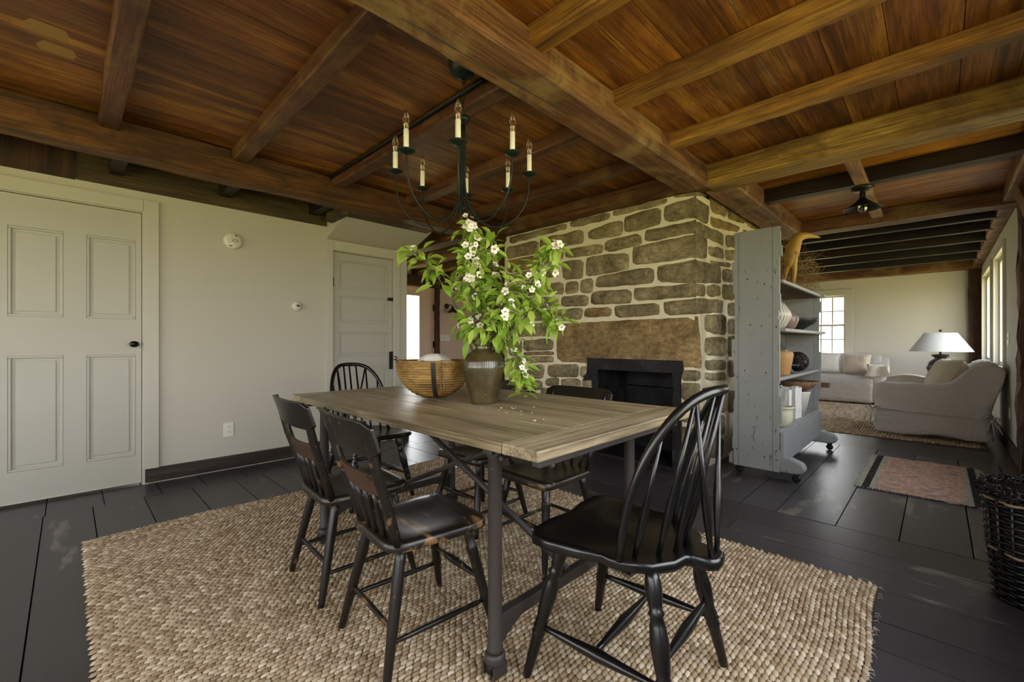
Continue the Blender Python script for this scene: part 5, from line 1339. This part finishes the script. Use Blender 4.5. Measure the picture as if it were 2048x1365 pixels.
# ================================================================== living room
def flat_rug(name, label, x0, x1, y0, y1, h, mat):
    t = thing(name, label, 'rug', ((x0+x1)/2, (y0+y1)/2, 0))
    nx, ny = max(4, int((x1-x0)/.05)), max(4, int((y1-y0)/.05)); w, d = x1-x0, y1-y0
    mb = MB().grid(lambda u, v: ((u-.5)*w+nz((u*9, v*9, 1), 1)*.012*(1 if v in (0, 1) else .3), (v-.5)*d+nz((u*9, v*9, 4), 1)*.012, h+nz((u*w*4, v*d*4, 2), 1)*.0025), nx, ny)
    mb.box(-w/2+.02, w/2-.02, -d/2+.02, d/2-.02, .001, h-.003); mb.build('pile', mat, t, own=False)
    return t
t = flat_rug('worn_rug', 'small faded red and teal rug on the dark floor', -.435, .245, 4.03, 5.25, .009, M['persian'])
fr = MB(); rr = random.Random(8)
for k in range(420):
    u = rr.uniform(0, 1); sdx = rr.choice((0, 1, 2, 3))
    p = Vector((-.34 if sdx == 0 else .34, (u-.5)*1.2, .006)) if sdx < 2 else Vector(((u-.5)*.66, -.605 if sdx == 2 else .605, .006)); d = Vector((-1 if sdx == 0 else 1, 0, 0)) if sdx < 2 else Vector((0, -1 if sdx == 2 else 1, 0))
    fr.tube([p, p+d*rr.uniform(.006, .018)+Vector((rr.uniform(-.006, .006), rr.uniform(-.006, .006), -.003))], [.0016, .001], 3, cap=False)
f = fr.build('fringe', M['linen_w'], t, own=False); f['kind'] = 'stuff'
jute_rug('jute_rug', 'jute rug under the armchairs in the living room', -2.2, .32, 6.28, 9.55, .03, .045, .010, 9, .008)

def loft(mb, rows, close=True):
    n = len(rows[0]); vv = [p for r in rows for p in r]; ff = []
    for i in range(len(rows)-1):
        for k in range(n): ff.append((i*n+k, i*n+(k+1) % n, (i+1)*n+(k+1) % n, (i+1)*n+k))
    mb.add(vv, ff, True)
    if close: mb.add(rows[0], [tuple(range(n))[::-1]]); mb.add(rows[-1], [tuple(range(n))])
def cloth_slab(mb, prof, d0, d1, r, conv, seed, wr=.012, nd=10):
    """prof: closed outline; swept between d0 and d1 with pillowed ends and draped wrinkles"""
    # resample outline
    pts = []; N = len(prof)
    for i in range(N):
        a = Vector(prof[i]); b = Vector(prof[(i+1) % N]); m = max(1, int((b-a).length/.045))
        for j in range(m): pts.append(a.lerp(b, j/m))
    for _ in range(1): pts = [(pts[i-1]+pts[i]*2+pts[(i+1) % len(pts)])/4 for i in range(len(pts))]
    c = sum(pts, Vector((0, 0)))/len(pts)
    rows = []
    ds = [(0, .10), (.0, .45), (.0, .80), (.25, .95), (1, 1)]
    stations = [(d0, .02), (d0, .3), (d0, .6), (d0, .82), (d0+r*.08, .93), (d0+r*.35, .98), (d0+r, 1.0)]
    k = max(2, int(abs(d1-d0)/.07)); sg = 1 if d1 > d0 else -1
    stations = [(d0+sg*(s-d0) if False else d0+sg*abs(s-d0), f) for s, f in stations]
    mid = [(d0+sg*r+(d1-d0-2*sg*r)*i/k, 1.0) for i in range(1, k)]
    end = [(d1-(s-d0), f) for s, f in stations[::-1]]
    for d, f in stations+mid+end:
        row = []
        for p in pts:
            q = c+(p-c)*f; w = conv(q, d); s = nz(w, 3.2, seed)*.9+nz((w[0]*2.2, w[1]*2.2, w[2]*.9), 6, seed+5)*.55
            dirv = (p-c).normalized()*(1 if f > .9 else .2); w2 = conv(q+dirv*s*wr, d+(s*wr*(.9 if f < .95 else 0))); row.append(w2)
        rows.append(row)
    loft(mb, rows)
def pillow(name, label, cat, loc, w, h, t_, rot, mat, fringe=False, group=None, parent=None):
    th = thing(name, label, cat, loc, group=group); th.rotation_euler = rot
    mb = MB()
    def f(u, v, s):
        x = (u-.5)*2; y_ = (v-.5)*2; pinch = 1-.07*(1-x*x)*(abs(y_)**3) ; pin2 = 1-.07*(1-y_*y_)*(abs(x)**3)
        z = s*t_*.5*max(0, (1-x**4)*(1-y_**4))**.5*(1+.10*nz((x, y_, s), 2.3, w*9))
        return (x*w/2*pin2, z, (y_+1)*h/2*pinch)
    mb.grid(lambda u, v: f(u, v, 1), 18, 14); mb.grid(lambda u, v: f(u, v, -1), 18, 14)
    mb.build('cover', mat, th, own=False)
    if fringe:
        fb = MB(); rr = random.Random(int(w*100))
        for k in range(170):
            e = rr.random(); sd = rr.choice((-1, 1)); p = Vector((sd*w/2, 0, e*h)) if rr.random() < .6 else Vector(((e-.5)*w, 0, h)); d = Vector((sd, rr.uniform(-.4, .4), rr.uniform(-.4, .4))) if abs(p.x) > w/2-.01 else Vector((rr.uniform(-.4, .4), rr.uniform(-.4, .4), 1))
            fb.tube([p, p+d*rr.uniform(.012, .03)], [.002, .001], 3, cap=False)
        fb.build('fringe', mat, th, own=False)['kind'] = 'stuff'
    return th
# near armchair, seen from its side, facing the fireplace (-x)
AY0, AY1 = 6.42, 7.36
ac = thing('slipcovered_armchair', 'grey linen slipcovered armchair with bow ties seen from its side', 'armchair', (-.05, 6.9, 0), group='slipcovered armchairs')
cv = lambda p, d: (p[0], d, p[1])
sidep = [(-.515, .045), (-.535, .10), (-.50, .30), (-.515, .52), (-.47, .60), (-.20, .60), (.02, .60), (.10, .63), (.24, .80), (.30, .835), (.40, .83), (.475, .80), (.475, .765), (.42, .52), (.375, .25), (.40, .045)]
for (a, b, sd) in ((AY0, AY0+.20, 1.0), (AY1, AY1-.20, 4.0)):
    mb = MB(); cloth_slab(mb, sidep, a, b, .07, cv, sd, .032); mb.build('arm', M['linen'], ac, world=True)
backp = [(.16, .10), (.10, .42), (.20, .70), (.26, .84), (.32, .875), (.43, .85), (.465, .79), (.40, .5), (.37, .10)]
mb = MB(); cloth_slab(mb, backp, AY0+.10, AY1-.10, .1, cv, 8.0, .02); mb.build('backrest', M['linen'], ac, world=True)
mb = MB(); cloth_slab(mb, [(-.50, .05), (-.50, .40), (-.47, .46), (.1, .46), (.2, .40), (.2, .05)], AY0+.16, AY1-.16, .05, cv, 12.0, .015); mb.build('seat_cushion', M['linen'], ac, world=True)
# seam band and ties
mb = MB(); pts = [Vector((-.50+.88*i/24, AY0-.022+nz((i*.3, 0, 0), 1)*.006, .315-.035*i/24+nz((i*.4, 2, 0), 1)*.008)) for i in range(25)]; mb.tube(pts, .006, 5); mb.build('welt', M['linen'], ac, world=True)
def tie(x, z, sg):
    mb = MB(); c = Vector((x, AY0-.02, z)); mb.ball(c, .018, 8, 6)
    for (dx, dz) in ((.05, .03), (-.045, .035)):
        mb.tube([c, c+Vector((dx*.7, -.02, dz*1.4)), c+Vector((dx*1.3, -.015, dz*.6)), c+Vector((dx*.5, -.01, -.01)), c], [.012, .026, .026, .014, .008], 6, flat=.35)
    for (dx, L) in ((.075*sg, .12), (.02*sg, .17), (-.03*sg, .14)):
        mb.tube([c, c+Vector((dx*.6, -.012, -L*.35)), c+Vector((dx, -.008, -L))], [.011, .020, .022], 6, flat=.3)
    mb.build('bow_tie', M['linen'], ac, world=True)
tie(.375, .27, 1); tie(-.535, .30, -1)
pillow('fringed_pillow', 'beige fringed pillow leaning in the near armchair', 'pillow', (-.03, 6.90, .49), .52, .42, .24, (math.radians(-26), 0, math.radians(-78)), M['linen_b'], True, 'pillows in the living room')
mb = MB()
mb.grid(lambda u, v: (-.46+.40*u, 7.12+.34*v, .625+.035*math.sin(math.pi*min(1, u*1.05))*(.7+.3*math.sin(v*3))+nz((u*4, v*4, 0), 1)*.012), 16, 12)
mb.grid(lambda u, v: (-.46+.40*u, 7.12-.012*math.sin(u*9), .625-.14*v+.035*math.sin(math.pi*min(1, u*1.05))*(1-v)), 16, 6)
tag(mb.build('folded_throw', M['throw']), 'cream knit throw folded over far arm of the near armchair', 'throw')
# far armchair facing the camera (-y)
fa = thing('slipcovered_armchair', 'grey linen slipcovered armchair under the small paned window', 'armchair', (-1.2, 9.85, 0), group='slipcovered armchairs')
FX0, FX1, FY0, FY1 = -1.95, -.62, 9.40, 10.30
cy = lambda p, d: (d, p[0], p[1])   # outline in (y,z), swept in x
armp = [(FY0+.02, .03), (FY0, .30), (FY0+.02, .56), (FY0+.10, .61), (FY0+.45, .61), (FY0+.62, .66), (FY0+.78, .80), (FY1-.02, .80), (FY1, .4), (FY1-.03, .03)]
for (a, b, sd) in ((FX1, FX1-.20, 21.0), (FX0, FX0+.20, 24.0)):
    mb = MB(); cloth_slab(mb, armp, a, b, .07, cy, sd, .018); mb.build('arm', M['linen'], fa, world=True)
mb = MB(); cloth_slab(mb, [(FY0+.55, .1), (FY0+.58, .5), (FY0+.70, .84), (FY0+.78, .875), (FY1-.04, .86), (FY1, .6), (FY1-.02, .1)], FX0+.1, FX1-.1, .1, cy, 28.0, .018); mb.build('backrest', M['linen'], fa, world=True)
mb = MB(); cloth_slab(mb, [(FY0-.03, .03), (FY0-.04, .35), (FY0-.02, .46), (FY0+.06, .49), (FY0+.6, .48), (FY0+.6, .03)], FX0+.16, FX1-.16, .05, cy, 31.0, .018); mb.build('seat_cushion', M['linen'], fa, world=True)
pillow('square_pillow', 'white linen pillow on the far armchair', 'pillow', (-1.45, 9.74, .50), .39, .36, .17, (math.radians(-12), 0, math.radians(8)), M['linen_w'], group='pillows in the living room')
pillow('square_pillow', 'beige linen pillow on the far armchair beside the white one', 'pillow', (-1.04, 9.72, .50), .41, .37, .19, (math.radians(-14), 0, math.radians(-12)), M['linen_b'], True, 'pillows in the living room')
mb = MB()
def thr(u, v):   # blanket draped over the right arm, hanging to the front
    s = (u-.5)*.34; a = math.pi*v; return (FX1-.10+s*.8+.02*math.sin(v*7), FY0+.20+.20*(v-.5)*2*.5-.10, .63+.055*math.sin(a)+nz((u*5, v*5, 2), 1)*.02)
mb.grid(thr, 14, 14)
mb.grid(lambda u, v: (FX1-.10+(u-.5)*.28+.015*math.sin(v*5+u*4), FY0-.045-.02*math.sin(u*8), .66-.17*v+nz((u*5, v*5, 5), 1)*.015), 14, 8)
mb.grid(lambda u, v: (FX1+.03+.012*math.sin(u*9), FY0-.04+.30*u, .66-.12*v), 10, 6)
tag(mb.build('folded_throw', M['throw']), 'cream throw draped over the arm of the far armchair', 'throw')
# side table and lamp between them
st_ = thing('side_table', 'dark round side table under the lamp', 'table', (.02, 7.92, .017))
MB().lathe((0, 0, 0), [(0, .56), (.24, .56), (.245, .57), (.24, .585), (0, .585)], 28).build('top', M['dark_ceramic'], st_, own=False)
MB().lathe((0, 0, 0), [(.17, 0), (.165, .02), (.04, .05), (.03, .30), (.05, .56)], 18, close=True).build('pedestal', M['dark_ceramic'], st_, own=False)
t = thing('table_lamp', 'dark jar table lamp with wide pale linen shade', 'lamp', (.02, 7.92, .602))
MB().lathe((0, 0, 0), [(0, 0), (.07, 0), (.11, .04), (.135, .12), (.12, .19), (.08, .225), (.055, .24), (.06, .26), (.085, .275), (.085, .295), (.02, .30)], 26).build('base', M['dark_ceramic'], t, own=False)
MB().lathe((0, 0, 0), [(.012, .29), (.012, .56), (.0, .562)], 10).build('stem', M['blackhw'], t, own=False)
MB().lathe((0, 0, 0), [(.305, .335), (.158, .575), (.155, .575), (.302, .335)], 36).build('shade', M['lampshade'], t, own=False)
MB().ball((0, 0, .605), .016, 10, 7).build('finial', M['blackhw'], t)
MB().tube([(-.156, 0, .57), (0, 0, .575), (.156, 0, .57)], .003, 5).build('spider', M['blackhw'], t)

# ================================================================== black basket by the right wall
wb = thing('woven_basket', 'tall black woven splint basket at the right edge', 'basket', (.305, 2.73, 0))
rb = random.Random(12)
MB().lathe((0, 0, 0), [(0, .012), (.125, .012), (.150, .2), (.165, .44), (.158, .44), (.142, .2), (.118, .02), (0, .02)], 30).build('liner', M['wicker_black'], wb, own=False)
for k in range(20):
    a = 2*math.pi*k/20
    MB().tube([(.130*math.cos(a), .130*math.sin(a), .002), (.158*math.cos(a), .158*math.sin(a), .22), (.172*math.cos(a), .172*math.sin(a), .455)], .006, 5).build('stake', M['wicker_black'], wb)
for i in range(30):
    z = .01+i*.0148; r = .134+(.172-.134)*z/.455; pts = []
    for k in range(81):
        a = 2*math.pi*k/80; pts.append(((r+.007*math.cos(10*a+math.pi*(i % 2))+rb.uniform(-.002, .002))*math.cos(a), (r+.007*math.cos(10*a+math.pi*(i % 2)))*math.sin(a), z+rb.uniform(-.0025, .0025)))
    MB().tube(pts, .0062, 5, cap=False).build('weaver', M['wicker_pale'] if i in (27, 13) else M['wicker_black'], wb)
tw = MB()
for k in range(150):
    a = rb.uniform(0, 6.28); z = .45+rb.uniform(-.012, .018); r = .172+rb.uniform(-.012, .016); L = rb.uniform(.15, .45)
    tw.tube([((r+.01*math.sin(i*2))*math.cos(a+L*i/5), (r+.01*math.sin(i*2))*math.sin(a+L*i/5), z+.010*math.sin(i*1.3+k)) for i in range(6)], .0042, 4)
tw.build('rim_binding', M['wicker_black'], wb, own=False)['kind'] = 'stuff'
